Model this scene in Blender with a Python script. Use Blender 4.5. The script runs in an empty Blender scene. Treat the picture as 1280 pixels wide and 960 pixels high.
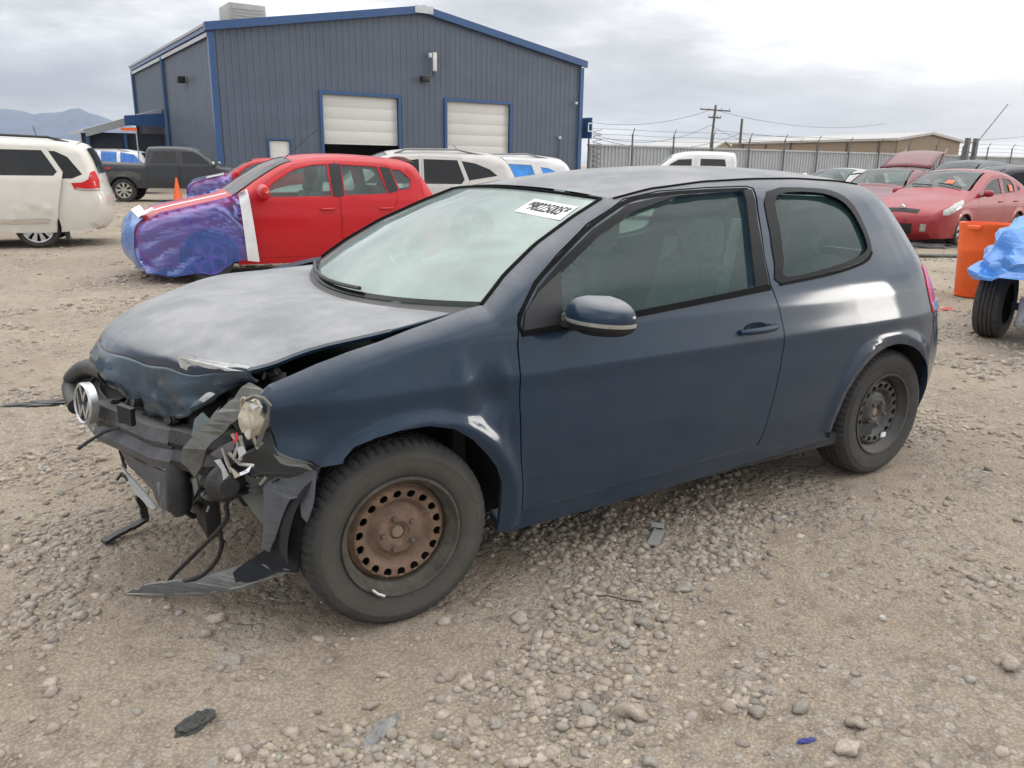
import bpy, bmesh, math, random
import numpy as np
from mathutils import Vector, Matrix, geometry, noise
random.seed(7); rng = np.random.default_rng(7)
SC = bpy.context.scene; COL = SC.collection
R = math.radians
# ------------------------------------------------------------------ camera
F_PX, YAW, PIT, ROL = 1000.24, 0.563307, -0.267561, 0.01601
CAM = np.array([-0.96696, -3.0198, 1.46911])
_F = np.array([math.sin(YAW)*math.cos(PIT), math.cos(YAW)*math.cos(PIT), math.sin(PIT)])
_R0 = np.array([math.cos(YAW), -math.sin(YAW), 0.]); _U0 = np.cross(_R0, _F)
_R = math.cos(ROL)*_R0+math.sin(ROL)*_U0; _U = -math.sin(ROL)*_R0+math.cos(ROL)*_U0
cd = bpy.data.cameras.new('camera'); cam = bpy.data.objects.new('camera', cd); COL.objects.link(cam)
cd.sensor_width = 36; cd.lens = F_PX/1280*36; cd.clip_start = 0.05; cd.clip_end = 40000
mw = Matrix.Identity(4)
for i in range(3):
    mw[i][0], mw[i][1], mw[i][2], mw[i][3] = _R[i], _U[i], -_F[i], CAM[i]
cam.matrix_world = mw; SC.camera = cam
SC.render.resolution_x = 1024; SC.render.resolution_y = 768
# ------------------------------------------------------------------ colour management, world, sun
SC.view_settings.view_transform = 'Standard'; SC.view_settings.look = 'None'
SC.view_settings.exposure = 0.42; SC.view_settings.gamma = 1.0
SUN_AZ, SUN_EL = R(121), R(10)       # azimuth from +Y towards +X
W = bpy.data.worlds.new('World'); SC.world = W; W.use_nodes = True
nt = W.node_tree; nt.nodes.clear(); N = nt.nodes; L = nt.links
def nd(tree, t, **k):
    n = tree.nodes.new(t)
    for a, b in k.items(): setattr(n, a, b)
    return n
def mth(tree, op, a, b=None, c=None, clamp=False):
    n = tree.nodes.new('ShaderNodeMath'); n.operation = op; n.use_clamp = clamp
    for i, v in enumerate((a, b, c)):
        if v is None: continue
        if hasattr(v, 'type') and not isinstance(v, (int, float)): tree.links.new(v, n.inputs[i])
        else: n.inputs[i].default_value = v
    return n.outputs[0]
def ramp(tree, fac, stops):
    n = tree.nodes.new('ShaderNodeValToRGB'); e = n.color_ramp.elements
    while len(e) < len(stops): e.new(0.5)
    for i, (p, c) in enumerate(stops):
        e[i].position = p; e[i].color = (*c, 1) if len(c) == 3 else c
    tree.links.new(fac, n.inputs[0]); return n.outputs[0]
def mixc(tree, fac, a, b, blend='MIX'):
    n = tree.nodes.new('ShaderNodeMix'); n.data_type = 'RGBA'; n.blend_type = blend
    for i, v in ((0, fac), (6, a), (7, b)):
        if hasattr(v, 'is_linked'): tree.links.new(v, n.inputs[i])
        else: n.inputs[i].default_value = v if i == 0 else (*v[:3], 1)
    return n.outputs[2]
out = nd(nt, 'ShaderNodeOutputWorld'); bg = nd(nt, 'ShaderNodeBackground'); L.new(bg.outputs[0], out.inputs[0])
sky = nd(nt, 'ShaderNodeTexSky', sky_type='NISHITA', sun_disc=False, sun_elevation=SUN_EL, sun_rotation=SUN_AZ)
sky.air_density = 1.0; sky.dust_density = 1.5
tc = nd(nt, 'ShaderNodeTexCoord'); sp = nd(nt, 'ShaderNodeSeparateXYZ'); L.new(tc.outputs['Generated'], sp.inputs[0])
X, Y, Z = sp.outputs
zc = mth(nt, 'ADD', mth(nt, 'MAXIMUM', Z, 0.0), 0.16)
cb = nd(nt, 'ShaderNodeCombineXYZ'); L.new(mth(nt, 'DIVIDE', X, zc), cb.inputs[0]); L.new(mth(nt, 'DIVIDE', Y, zc), cb.inputs[1])
def nz(scale, detail=6, rough=.55, dist=0.0, off=(0, 0, 0)):
    m = nd(nt, 'ShaderNodeMapping'); L.new(cb.outputs[0], m.inputs[0]); m.inputs[1].default_value = off
    m.inputs[3].default_value = (1, 1, 1); n = nd(nt, 'ShaderNodeTexNoise'); L.new(m.outputs[0], n.inputs[0])
    n.inputs['Scale'].default_value = scale; n.inputs['Detail'].default_value = detail
    n.inputs['Roughness'].default_value = rough; n.inputs['Distortion'].default_value = dist
    return n.outputs[0]
SKYOFF = (3.1, 1.7, 0)
big = nz(.50, 5, .5, .35, SKYOFF); med = nz(2.0, 6, .6, .2, (5, 2, 0))
cl = mth(nt, 'ADD', mth(nt, 'MULTIPLY', big, .75), mth(nt, 'MULTIPLY', med, .25))
ccol = ramp(nt, cl, [(.41, (.92, .91, .89)), (.47, (.64, .64, .65)), (.52, (.45, .455, .47)), (.61, (.30, .305, .325))])
# glow of the veiled sun: broad, about the sun's bearing and low
GL_AZ = SUN_AZ-R(10); sd = (math.sin(GL_AZ), math.cos(GL_AZ))
az = mth(nt, 'ADD', mth(nt, 'MULTIPLY', X, sd[0]), mth(nt, 'MULTIPLY', Y, sd[1]))
gl = mth(nt, 'POWER', mth(nt, 'MAXIMUM', mth(nt, 'ADD', mth(nt, 'MULTIPLY', az, .5), .5), 0.0), 6.0)
low = mth(nt, 'SUBTRACT', 1.0, mth(nt, 'MULTIPLY', mth(nt, 'ABSOLUTE', mth(nt, 'SUBTRACT', Z, .08)), 8.0), clamp=True)
glow = mth(nt, 'MULTIPLY', mth(nt, 'MULTIPLY', gl, low), .95)
ccol2 = mixc(nt, glow, ccol, (1.45, 1.36, 1.18))
# light rim of sky under the cloud deck near the horizon
hz = mth(nt, 'POWER', mth(nt, 'SUBTRACT', 1.0, mth(nt, 'MULTIPLY', mth(nt, 'ABSOLUTE', Z), 15.0), clamp=True), 1.3)
ccol3 = mixc(nt, mth(nt, 'MULTIPLY', hz, .45), ccol2, (.84, .82, .76))
skyc = mixc(nt, 1.0, sky.outputs[0], (.1, .1, .1), 'MULTIPLY')
cover = ramp(nt, big, [(.28, (.85, .85, .85)), (.40, (.97, .97, .97))])
zen = mth(nt, 'ADD', mth(nt, 'MULTIPLY', mth(nt, 'MAXIMUM', Z, 0.0), 2.1), .95)   # overcast sky: the zenith is brighter than the horizon
zv = nd(nt, 'ShaderNodeCombineXYZ'); [L.new(zen, zv.inputs[i]) for i in range(3)]
L.new(mixc(nt, 1.0, mixc(nt, cover, skyc, ccol3), zv.outputs[0], 'MULTIPLY'), bg.inputs[0]); bg.inputs[1].default_value = 1.0
sl = bpy.data.lights.new('sun', 'SUN'); sl.energy = .65; sl.angle = R(13); sl.color = (1, .955, .89)
so = bpy.data.objects.new('sun', sl); COL.objects.link(so)
sv = Vector((math.sin(SUN_AZ)*math.cos(SUN_EL), math.cos(SUN_AZ)*math.cos(SUN_EL), math.sin(SUN_EL)))
so.rotation_euler = sv.to_track_quat('Z', 'Y').to_euler()
# ------------------------------------------------------------------ pixel -> place helpers (photo 1280 x 960)
def ray(x, y): return _F+(x-640)/F_PX*_R+(480-y)/F_PX*_U
def UY(x, y, Yv):
    d = ray(x, y); return CAM+(Yv-CAM[1])/d[1]*d
def UZ(x, y, z=0.0):
    d = ray(x, y); return CAM+(z-CAM[2])/d[2]*d
def place(px, D):
    d = ray(px, 199+.0155*px); k = D/(d[0]*math.sin(YAW)+d[1]*math.cos(YAW))
    return np.array([CAM[0]+k*d[0], CAM[1]+k*d[1], 0.])
# ------------------------------------------------------------------ materials
MATS = {}
def M(name, base, rough=.5, metal=0., coat=0., var=.12, scale=6., bump=0., bscale=60., dust=0., dcol=(.30, .28, .25), mud=0., attr=None, spec=.5, alpha=None):
    if name in MATS: return MATS[name]
    m = bpy.data.materials.new(name); m.use_nodes = True; t = m.node_tree
    b = t.nodes['Principled BSDF']; tc = nd(t, 'ShaderNodeTexCoord')
    n1 = nd(t, 'ShaderNodeTexNoise'); t.links.new(tc.outputs['Object'], n1.inputs[0]); n1.inputs['Scale'].default_value = scale; n1.inputs['Detail'].default_value = 7; n1.inputs['Roughness'].default_value = .6
    lo = tuple(max(0, c*(1-var)) for c in base); hi = tuple(min(1, c*(1+var)) for c in base)
    if attr:
        a = nd(t, 'ShaderNodeAttribute', attribute_name=attr); col = mixc(t, 1.0, a.outputs[0], ramp(t, n1.outputs[0], [(.3, (1-var,)*3), (.7, (1,)*3)]), 'MULTIPLY')
    else: col = ramp(t, n1.outputs[0], [(.3, lo), (.7, hi)])
    b.inputs['Roughness'].default_value = rough; b.inputs['Metallic'].default_value = metal
    b.inputs['Coat Weight'].default_value = coat; b.inputs['Coat Roughness'].default_value = .03; b.inputs['Coat IOR'].default_value = 1.42; b.inputs['Specular IOR Level'].default_value = spec
    if dust or mud:
        g = nd(t, 'ShaderNodeNewGeometry'); s = nd(t, 'ShaderNodeSeparateXYZ'); t.links.new(g.outputs['Normal'], s.inputs[0])
        up = mth(t, 'MULTIPLY', mth(t, 'SUBTRACT', s.outputs[2], .55), 2.6, clamp=True)
        n2 = nd(t, 'ShaderNodeTexNoise'); t.links.new(tc.outputs['Object'], n2.inputs[0]); n2.inputs['Scale'].default_value = 3.3; n2.inputs['Detail'].default_value = 9; n2.inputs['Roughness'].default_value = .7
        pat = mth(t, 'MULTIPLY', n2.outputs[0], 1.6, clamp=True)
        f = mth(t, 'MULTIPLY', mth(t, 'MULTIPLY', up, pat), dust)
        f = mth(t, 'ADD', f, mth(t, 'MULTIPLY', pat, dust*.03))
        if mud:
            s2 = nd(t, 'ShaderNodeSeparateXYZ'); t.links.new(g.outputs['Position'], s2.inputs[0])
            lowz = mth(t, 'SUBTRACT', 1.0, mth(t, 'DIVIDE', s2.outputs[2], .75), clamp=True)
            f = mth(t, 'ADD', f, mth(t, 'MULTIPLY', mth(t, 'MULTIPLY', lowz, pat), mud), clamp=True)
        f = mth(t, 'MINIMUM', f, .97)
        col = mixc(t, f, col, dcol)
        t.links.new(mth(t, 'ADD', mth(t, 'MULTIPLY', f, .5), rough, clamp=True), b.inputs['Roughness'])
        if metal: t.links.new(mth(t, 'MULTIPLY', mth(t, 'SUBTRACT', 1.0, f), metal), b.inputs['Metallic'])
        if coat:
            t.links.new(mth(t, 'MULTIPLY', mth(t, 'SUBTRACT', 1.0, mth(t, 'MULTIPLY', f, 1.0)), coat), b.inputs['Coat Weight'])
            t.links.new(mth(t, 'ADD', mth(t, 'MULTIPLY', f, .5), .085), b.inputs['Coat Roughness'])
    t.links.new(col, b.inputs['Base Color'])
    if bump:
        n3 = nd(t, 'ShaderNodeTexNoise'); t.links.new(tc.outputs['Object'], n3.inputs[0]); n3.inputs['Scale'].default_value = bscale; n3.inputs['Detail'].default_value = 5
        bp = nd(t, 'ShaderNodeBump'); bp.inputs['Strength'].default_value = bump; bp.inputs['Distance'].default_value = .01
        t.links.new(n3.outputs[0], bp.inputs['Height']); t.links.new(bp.outputs[0], b.inputs['Normal'])
    MATS[name] = m; return m
def schlick(t, nrm=None, f0=.045):
    lw = nd(t, 'ShaderNodeLayerWeight'); lw.inputs[0].default_value = .5
    if nrm is not None: t.links.new(nrm, lw.inputs[1])
    return mth(t, 'ADD', mth(t, 'MULTIPLY', mth(t, 'POWER', lw.outputs['Facing'], 5.0), 1-f0), f0, clamp=True)
def glass(name, tint, film=.15, fcol=(.5, .55, .53), rough=.03):
    if name in MATS: return MATS[name]
    m = bpy.data.materials.new(name); m.use_nodes = True; t = m.node_tree; t.nodes.clear()
    o = nd(t, 'ShaderNodeOutputMaterial'); tr = nd(t, 'ShaderNodeBsdfTransparent'); tr.inputs[0].default_value = (*tint, 1)
    gs = nd(t, 'ShaderNodeBsdfGlossy'); gs.inputs['Roughness'].default_value = rough
    df = nd(t, 'ShaderNodeBsdfDiffuse'); df.inputs[0].default_value = (*fcol, 1)
    tc = nd(t, 'ShaderNodeTexCoord'); n2 = nd(t, 'ShaderNodeTexNoise'); t.links.new(tc.outputs['Object'], n2.inputs[0]); n2.inputs['Scale'].default_value = 2.5; n2.inputs['Detail'].default_value = 8
    m1 = nd(t, 'ShaderNodeMixShader'); t.links.new(mth(t, 'MULTIPLY', mth(t, 'ADD', n2.outputs[0], .35), film), m1.inputs[0]); t.links.new(tr.outputs[0], m1.inputs[1]); t.links.new(df.outputs[0], m1.inputs[2])
    m2 = nd(t, 'ShaderNodeMixShader'); t.links.new(schlick(t), m2.inputs[0]); t.links.new(m1.outputs[0], m2.inputs[1]); t.links.new(gs.outputs[0], m2.inputs[2])
    t.links.new(m2.outputs[0], o.inputs[0]); MATS[name] = m; return m
def film(name, tint, dcol, k=.35, rough=.22):
    m = bpy.data.materials.new(name); m.use_nodes = True; t = m.node_tree; t.nodes.clear()
    o = nd(t, 'ShaderNodeOutputMaterial'); tr = nd(t, 'ShaderNodeBsdfTransparent'); tr.inputs[0].default_value = (*tint, 1)
    df = nd(t, 'ShaderNodeBsdfDiffuse'); df.inputs[0].default_value = (*dcol, 1)
    gs = nd(t, 'ShaderNodeBsdfGlossy'); gs.inputs['Roughness'].default_value = rough
    tc = nd(t, 'ShaderNodeTexCoord'); mp = nd(t, 'ShaderNodeMapping'); mp.inputs[2].default_value = (0, .8, .2); mp.inputs[3].default_value = (1.2, 1.5, 3.0); t.links.new(tc.outputs['Object'], mp.inputs[0]); n = nd(t, 'ShaderNodeTexNoise'); t.links.new(mp.outputs[0], n.inputs[0]); n.inputs['Scale'].default_value = 2.2; n.inputs['Detail'].default_value = 4; n.inputs['Distortion'].default_value = .8
    bp = nd(t, 'ShaderNodeBump'); bp.inputs['Strength'].default_value = .45; bp.inputs['Distance'].default_value = .08; t.links.new(n.outputs[0], bp.inputs['Height'])
    t.links.new(bp.outputs[0], gs.inputs['Normal']); t.links.new(bp.outputs[0], df.inputs['Normal'])
    m1 = nd(t, 'ShaderNodeMixShader'); t.links.new(mth(t, 'ADD', mth(t, 'MULTIPLY', n.outputs[0], .3), k-.15), m1.inputs[0]); t.links.new(tr.outputs[0], m1.inputs[1]); t.links.new(df.outputs[0], m1.inputs[2])
    m2 = nd(t, 'ShaderNodeMixShader'); t.links.new(schlick(t, bp.outputs[0], .14), m2.inputs[0]); t.links.new(m1.outputs[0], m2.inputs[1]); t.links.new(gs.outputs[0], m2.inputs[2])
    t.links.new(m2.outputs[0], o.inputs[0]); return m
black = M('black_plastic', (.012, .013, .015), .5, var=.3, dust=.35, dcol=(.2, .19, .17))
dirtyblack = M('dirty_black_plastic', (.020, .022, .025), .45, var=.45, scale=14, dust=.6, dcol=(.16, .15, .14), bump=.3)
greyplastic = M('grey_plastic', (.06, .064, .072), .42, var=.4, scale=12, dust=.4, bump=.3)
seal = M('rubber_seal', (.006, .006, .007), .7, var=.2, spec=.08)
tyre_m = M('tyre_rubber', (.020, .020, .021), .75, var=.35, scale=25, bump=.4, bscale=120, dust=.2, mud=.2, dcol=(.18, .16, .13))
tyre_hero = M('dusty_tyre_rubber', (.024, .025, .026), .78, var=.45, scale=9, bump=.35, bscale=150, dust=.2, mud=.12, dcol=(.17, .155, .13))
def ring_wear(m, r0, r1, col, k):
    t = m.node_tree; b = t.nodes['Principled BSDF']; old = b.inputs['Base Color'].links[0].from_socket
    tc = nd(t, 'ShaderNodeTexCoord'); sp_ = nd(t, 'ShaderNodeSeparateXYZ'); t.links.new(tc.outputs['Object'], sp_.inputs[0])
    rr = mth(t, 'SQRT', mth(t, 'ADD', mth(t, 'MULTIPLY', sp_.outputs[0], sp_.outputs[0]), mth(t, 'MULTIPLY', sp_.outputs[2], sp_.outputs[2])))
    band = mth(t, 'SUBTRACT', 1.0, mth(t, 'DIVIDE', mth(t, 'ABSOLUTE', mth(t, 'SUBTRACT', rr, (r0+r1)/2)), (r1-r0)/2), clamp=True)
    n = nd(t, 'ShaderNodeTexNoise'); t.links.new(tc.outputs['Object'], n.inputs[0]); n.inputs['Scale'].default_value = 11; n.inputs['Detail'].default_value = 8
    f = mth(t, 'MULTIPLY', mth(t, 'MULTIPLY', mth(t, 'POWER', band, .5), mth(t, 'ADD', n.outputs[0], .25)), k, clamp=True)
    t.links.new(mixc(t, f, old, col), b.inputs['Base Color'])
ring_wear(tyre_hero, .208, .290, (.085, .080, .062), .75)
alloy = M('alloy', (.55, .55, .56), .32, .9, var=.1)
chrome = M('chrome', (.75, .75, .76), .15, 1.0, var=.05)
steelrim = M('black_steel_wheel', (.028, .030, .034), .5, .3, var=.35, scale=18, dust=.3, mud=.25)
rustrim = M('rusty_steel_wheel', (.165, .108, .075), .85, .1, var=.38, scale=14, bump=.3, bscale=90)
darkrim = M('grimy_steel_barrel', (.085, .078, .065), .7, .3, var=.4, scale=20, bump=.2)
interior = M('dark_interior', (.022, .023, .026), .8, var=.3)
seatcloth = M('grey_seat_cloth', (.11, .115, .12), .9, var=.25, scale=30)
seattan = M('pale_seat_cloth', (.30, .29, .27), .9, var=.2, scale=30)
whitep = M('white_paint', (.62, .62, .60), .35, coat=.6, var=.04, dust=.25, mud=.2)
redlamp = M('red_lamp_lens', (.50, .008, .010), .2, coat=.3, spec=.3, var=.1)
clearlamp = M('clear_lamp_lens', (.36, .36, .33), .12, .3, coat=1.0, var=.2, scale=20)
amber = M('amber_lens', (.6, .2, .02), .2, coat=1.0)
tape = M('white_tape', (.72, .73, .74), .5, var=.08, scale=10, bump=.2)
orange = M('orange_plastic', (.80, .12, .02), .45, var=.08, dust=.2)
g_dark = glass('dark_privacy_glass', (.03, .035, .04), .10, (.10, .11, .11))
g_clear = glass('green_tinted_glass', (.52, .66, .62), .16, (.4, .48, .46))
g_side = glass('hero_side_glass', (.50, .70, .68), .17, (.09, .20, .20), .015)
g_shield = glass('dusty_windscreen_glass', (.52, .68, .63), .62, (.50, .60, .555), .03)
filmblue = film('blue_plastic_film', (.60, .36, .92), (.03, .17, .80), .36, .14)
film_thick = film('opaque_blue_film', (.3, .45, .9), (.05, .28, .80), .85)
# ------------------------------------------------------------------ object helpers
def tag(o, label=None, cat=None, group=None, kind=None):
    if label: o['label'] = label
    if cat: o['category'] = cat
    if group: o['group'] = group
    if kind: o['kind'] = kind
    return o
def empty(name, loc, rz, label, cat, group=None):
    o = bpy.data.objects.new(name, None); COL.objects.link(o); o.location = tuple(loc); o.rotation_euler = (0, 0, rz)
    o.empty_display_size = .2
    return tag(o, label, cat, group)
def link(name, me, mat, parent=None):
    o = bpy.data.objects.new(name, me); COL.objects.link(o); o.parent = parent
    if mat and not me.materials: me.materials.append(mat)
    return o
class MB:
    def __init__(s): s.v = []; s.f = []
    def add(s, vs, fs):
        b = len(s.v); s.v += [tuple(float(c) for c in p) for p in vs]; s.f += [tuple(b+i for i in f) for f in fs]; return s
    def box(s, c, d, rz=0, tilt=None, taper=1.0):
        q = Matrix.Rotation(rz, 3, 'Z')
        if tilt: q = q @ Matrix.Rotation(tilt[1], 3, tilt[0])
        vs = []
        for z in (-1, 1):
            k = taper if z > 0 else 1
            for x, y in ((-1, -1), (1, -1), (1, 1), (-1, 1)):
                vs.append(Vector(c)+q @ Vector((x*d[0]/2*k, y*d[1]/2*k, z*d[2]/2)))
        return s.add(vs, [(3, 2, 1, 0), (4, 5, 6, 7), (0, 1, 5, 4), (1, 2, 6, 5), (2, 3, 7, 6), (3, 0, 4, 7)])
    def tube(s, pts, r, n=8, cap=True):
        P = [Vector(tuple(float(c) for c in p)) for p in pts]; m = len(P); rr = r if hasattr(r, '__len__') else [r]*m
        rings = []; up = Vector((0.13, .21, 1)).normalized()
        for i in range(m):
            d = (P[min(i+1, m-1)]-P[max(i-1, 0)]).normalized()
            a = d.cross(up)
            if a.length < .05: a = d.cross(Vector((1, .1, 0)))
            a.normalize(); b = d.cross(a)
            rings += [P[i]+(a*math.cos(2*math.pi*k/n)+b*math.sin(2*math.pi*k/n))*rr[i] for k in range(n)]
        fs = [(i*n+k, i*n+(k+1) % n, (i+1)*n+(k+1) % n, (i+1)*n+k) for i in range(m-1) for k in range(n)]
        if cap: fs += [tuple(range(n-1, -1, -1)), tuple((m-1)*n+k for k in range(n))]
        return s.add(rings, fs)
    def lathe(s, prof, c=(0, 0, 0), axis='Z', n=24, cap=False, a0=0, mod=None):
        m = len(prof); vs = []
        for i, (r, h) in enumerate(prof):
            for k in range(n):
                a = a0+2*math.pi*k/n; rr = r+(mod(i, k) if mod else 0); x, y = rr*math.cos(a), rr*math.sin(a)
                vs.append({'Z': (c[0]+x, c[1]+y, c[2]+h), 'Y': (c[0]+x, c[1]+h, c[2]+y), 'X': (c[0]+h, c[1]+x, c[2]+y)}[axis])
        fs = [(i*n+k, i*n+(k+1) % n, (i+1)*n+(k+1) % n, (i+1)*n+k) for i in range(m-1) for k in range(n)]
        if cap: fs += [tuple(range(n-1, -1, -1)), tuple((m-1)*n+k for k in range(n))]
        return s.add(vs, fs)
    def grid(s, P):  # P: rows x cols x 3
        P = np.asarray(P, float); a, b = P.shape[:2]
        return s.add(P.reshape(-1, 3), [(i*b+j, i*b+j+1, (i+1)*b+j+1, (i+1)*b+j) for i in range(a-1) for j in range(b-1)])
    def slab(s, pts, th=.004, nrm=None):  # polygon with thickness
        P = [Vector(tuple(float(c) for c in p)) for p in pts]; n = len(P)
        nn = Vector((0, 0, 0))
        for i in range(n): nn += (P[i]).cross(P[(i+1) % n])
        nn = Vector(nrm) if nrm else nn.normalized()
        tri = geometry.tessellate_polygon([P]); q = [p+nn*th/2 for p in P]+[p-nn*th/2 for p in P]
        fs = [tuple(t) for t in tri]+[tuple(n+i for i in reversed(t)) for t in tri]+[(i, n+i, n+(i+1) % n, (i+1) % n) for i in range(n)]
        return s.add(q, fs)
    def build(s, name, mat, parent=None, smooth=True, angle=40, bevel=0, fix=True):
        me = bpy.data.meshes.new(name); me.from_pydata(s.v, [], s.f); me.validate()
        if fix or bevel:
            bm = bmesh.new(); bm.from_mesh(me)
            bmesh.ops.remove_doubles(bm, verts=bm.verts, dist=1e-5)
            if fix: bmesh.ops.recalc_face_normals(bm, faces=bm.faces)
            if bevel:
                es = [e for e in bm.edges if len(e.link_faces) == 2 and e.calc_face_angle(0) > .6]
                bmesh.ops.bevel(bm, geom=es, offset=bevel, segments=2, affect='EDGES', profile=.5, clamp_overlap=True)
            bm.to_mesh(me); bm.free()
        if smooth: smooth_by_angle(me, angle)
        return link(name, me, mat, parent)
def smooth_by_angle(me, angle):
    me.shade_smooth()
    try: me.set_sharp_from_angle(angle=R(angle))
    except Exception: pass
def cat(pts, n=6, closed=False):
    P = [np.array(p, float) for p in pts]; m = len(P); o = []
    rngi = range(m) if closed else range(m-1)
    for i in rngi:
        p0 = P[(i-1) % m] if closed or i > 0 else 2*P[0]-P[1]
        p1, p2 = P[i], P[(i+1) % m]; p3 = P[(i+2) % m] if closed or i+2 < m else 2*P[-1]-P[-2]
        for k in range(n):
            t = k/n; o.append(.5*((2*p1)+(-p0+p2)*t+(2*p0-5*p1+4*p2-p3)*t*t+(-p0+3*p1-3*p2+p3)*t**3))
    if not closed: o.append(P[-1])
    return np.array(o)
def resamp(P, step, closed=True):
    P = np.asarray(P, float); Q = np.vstack([P, P[:1]]) if closed else P; o = []
    for a, b in zip(Q[:-1], Q[1:]):
        k = max(1, int(np.ceil(np.hypot(*(b-a))/step)))
        o += [a+(b-a)*i/k for i in range(k)]
    if not closed: o.append(Q[-1])
    return np.array(o)
def inside(px, pz, poly):
    r = np.zeros(len(px), bool); n = len(poly)
    for i in range(n):
        x1, z1 = poly[i]; x2, z2 = poly[(i+1) % n]
        if z1 == z2: continue
        c = ((z1 > pz) != (z2 > pz)) & (px < (x2-x1)*(pz-z1)/(z2-z1)+x1); r ^= c
    return r
def segdist(px, pz, line):
    d = np.full(px.shape, 1e9)
    for a, b in zip(line[:-1], line[1:]):
        v = b-a; L2 = max(1e-12, (v**2).sum()); t = np.clip(((px-a[0])*v[0]+(pz-a[1])*v[1])/L2, 0, 1)
        d = np.minimum(d, np.hypot(px-a[0]-t*v[0], pz-a[1]-t*v[1]))
    return d
def tri2d(outline, holes, step):
    outl = resamp(outline, step); hs = [resamp(h, step) for h in holes]
    mn, mx = outl.min(0), outl.max(0)
    gx, gz = np.meshgrid(np.arange(mn[0]+step*.5, mx[0], step), np.arange(mn[1]+step*.5, mx[1], step)); gx = gx.ravel(); gz = gz.ravel()
    ok = inside(gx, gz, outl); allb = [np.vstack([outl, outl[:1]])]
    for h in hs: ok &= ~inside(gx, gz, h); allb.append(np.vstack([h, h[:1]]))
    gx, gz = gx[ok], gz[ok]
    d = np.full(gx.shape, 1e9)
    for b in allb: d = np.minimum(d, segdist(gx, gz, b))
    gx, gz = gx[d > step*.45], gz[d > step*.45]
    vs = [Vector((float(a), float(b))) for a, b in outl]; es = [(i, (i+1) % len(outl)) for i in range(len(outl))]
    for h in hs:
        b0 = len(vs); vs += [Vector((float(a), float(b))) for a, b in h]; es += [(b0+i, b0+(i+1) % len(h)) for i in range(len(h))]
    vs += [Vector((float(a), float(b))) for a, b in zip(gx, gz)]
    V, E_, F_, *_ = geometry.delaunay_2d_cdt(vs, es, [], 0, 1e-7)
    V = np.array([(v.x, v.y) for v in V]); F_ = np.array([f for f in F_ if len(f) == 3]); c = V[F_].mean(1)
    k = inside(c[:, 0], c[:, 1], outl)
    for h in hs: k &= ~inside(c[:, 0], c[:, 1], h)
    F_ = F_[k]; a = V[F_[:, 1]]-V[F_[:, 0]]; b = V[F_[:, 2]]-V[F_[:, 0]]
    cr = a[:, 0]*b[:, 1]-a[:, 1]*b[:, 0]; F_ = F_[np.abs(cr) > 1e-9]; cr = cr[np.abs(cr) > 1e-9]
    F_[cr < 0] = F_[cr < 0][:, ::-1]
    return V, F_
TRI = {}
def panel(name, outline, YF, side, mat, parent, holes=(), step=.04, depth=.02, off=0.0, rim_in=0.0, xf=None, key=None):
    """sheet on the surface y = side*YF(x,z), bounded by outline in (x,z), with a folded rim"""
    kk = key
    if kk and kk in TRI: V, F_ = TRI[kk]
    else:
        V, F_ = tri2d(outline, holes, step)
        if kk: TRI[kk] = (V, F_)
    x, z = V[:, 0], V[:, 1]; e = 2e-3
    y = YF(x, z); yx = (YF(x+e, z)-YF(x-e, z))/(2*e); yz = (YF(x, z+e)-YF(x, z-e))/(2*e)
    n = np.stack([-yx, np.full_like(x, 1.0), -yz], 1); n /= np.linalg.norm(n, axis=1)[:, None]
    n[:, 1] *= side
    P = np.stack([x, side*y, z], 1)+n*off
    ed = {}
    for f in F_:
        for i in range(3):
            a, b = int(f[i]), int(f[(i+1) % 3]); ed[(a, b)] = 1
    bd = [(a, b) for (a, b) in ed if (b, a) not in ed]
    F_ = F_.tolist() if side < 0 else F_[:, ::-1].tolist()
    nv = len(P); verts = P.tolist(); faces = [tuple(f) for f in F_]; idx = {}; nl = []
    if depth > 0:
        for a, b in bd:
            for q in (a, b):
                if q not in idx:
                    idx[q] = len(verts); verts.append((P[q]).tolist()); verts.append((P[q]-n[q]*depth).tolist())
        for a, b in bd:
            f = (idx[a], idx[a]+1, idx[b]+1, idx[b]); faces.append(f if side < 0 else f[::-1])
    if xf is not None: verts = [tuple(xf(Vector(v))) for v in verts]
    me = bpy.data.meshes.new(name); me.from_pydata(verts, [], faces); me.shade_smooth()
    cn = [(0, 0, 0)]*len(me.loops)
    if xf is None:
        li = np.zeros(len(me.loops), int); me.loops.foreach_get('vertex_index', li)
        nn = n.tolist(); cn = [tuple(nn[i]) if i < nv else (0, 0, 0) for i in li]
        me.normals_split_custom_set(cn)
    return link(name, me, mat, parent)
# ------------------------------------------------------------------ ground
def gh(x, y):
    """gentle ruts and lumps, never below zero, flat under the wheels"""
    return 0
def vnoise2(x, y, s, seed=0):
    xs, ys = x*s+seed*17.3, y*s-seed*9.1; xi, yi = np.floor(xs).astype(np.int64), np.floor(ys).astype(np.int64); fx, fy = xs-xi, ys-yi
    fx = fx*fx*(3-2*fx); fy = fy*fy*(3-2*fy)
    def h(a, b):
        n = (a*374761393+b*668265263+seed*1442695) & 0x7fffffff; n = ((n ^ (n >> 13))*1274126177) & 0x7fffffff; return ((n ^ (n >> 16)) & 0xffff)/65535.
    return (h(xi, yi)*(1-fx)+h(xi+1, yi)*fx)*(1-fy)+(h(xi, yi+1)*(1-fx)+h(xi+1, yi+1)*fx)*fy
def fbm(x, y, s, o=4, seed=0): return sum(vnoise2(x, y, s*2**i, seed+i)*.5**i for i in range(o))/sum(.5**i for i in range(o))
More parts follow.
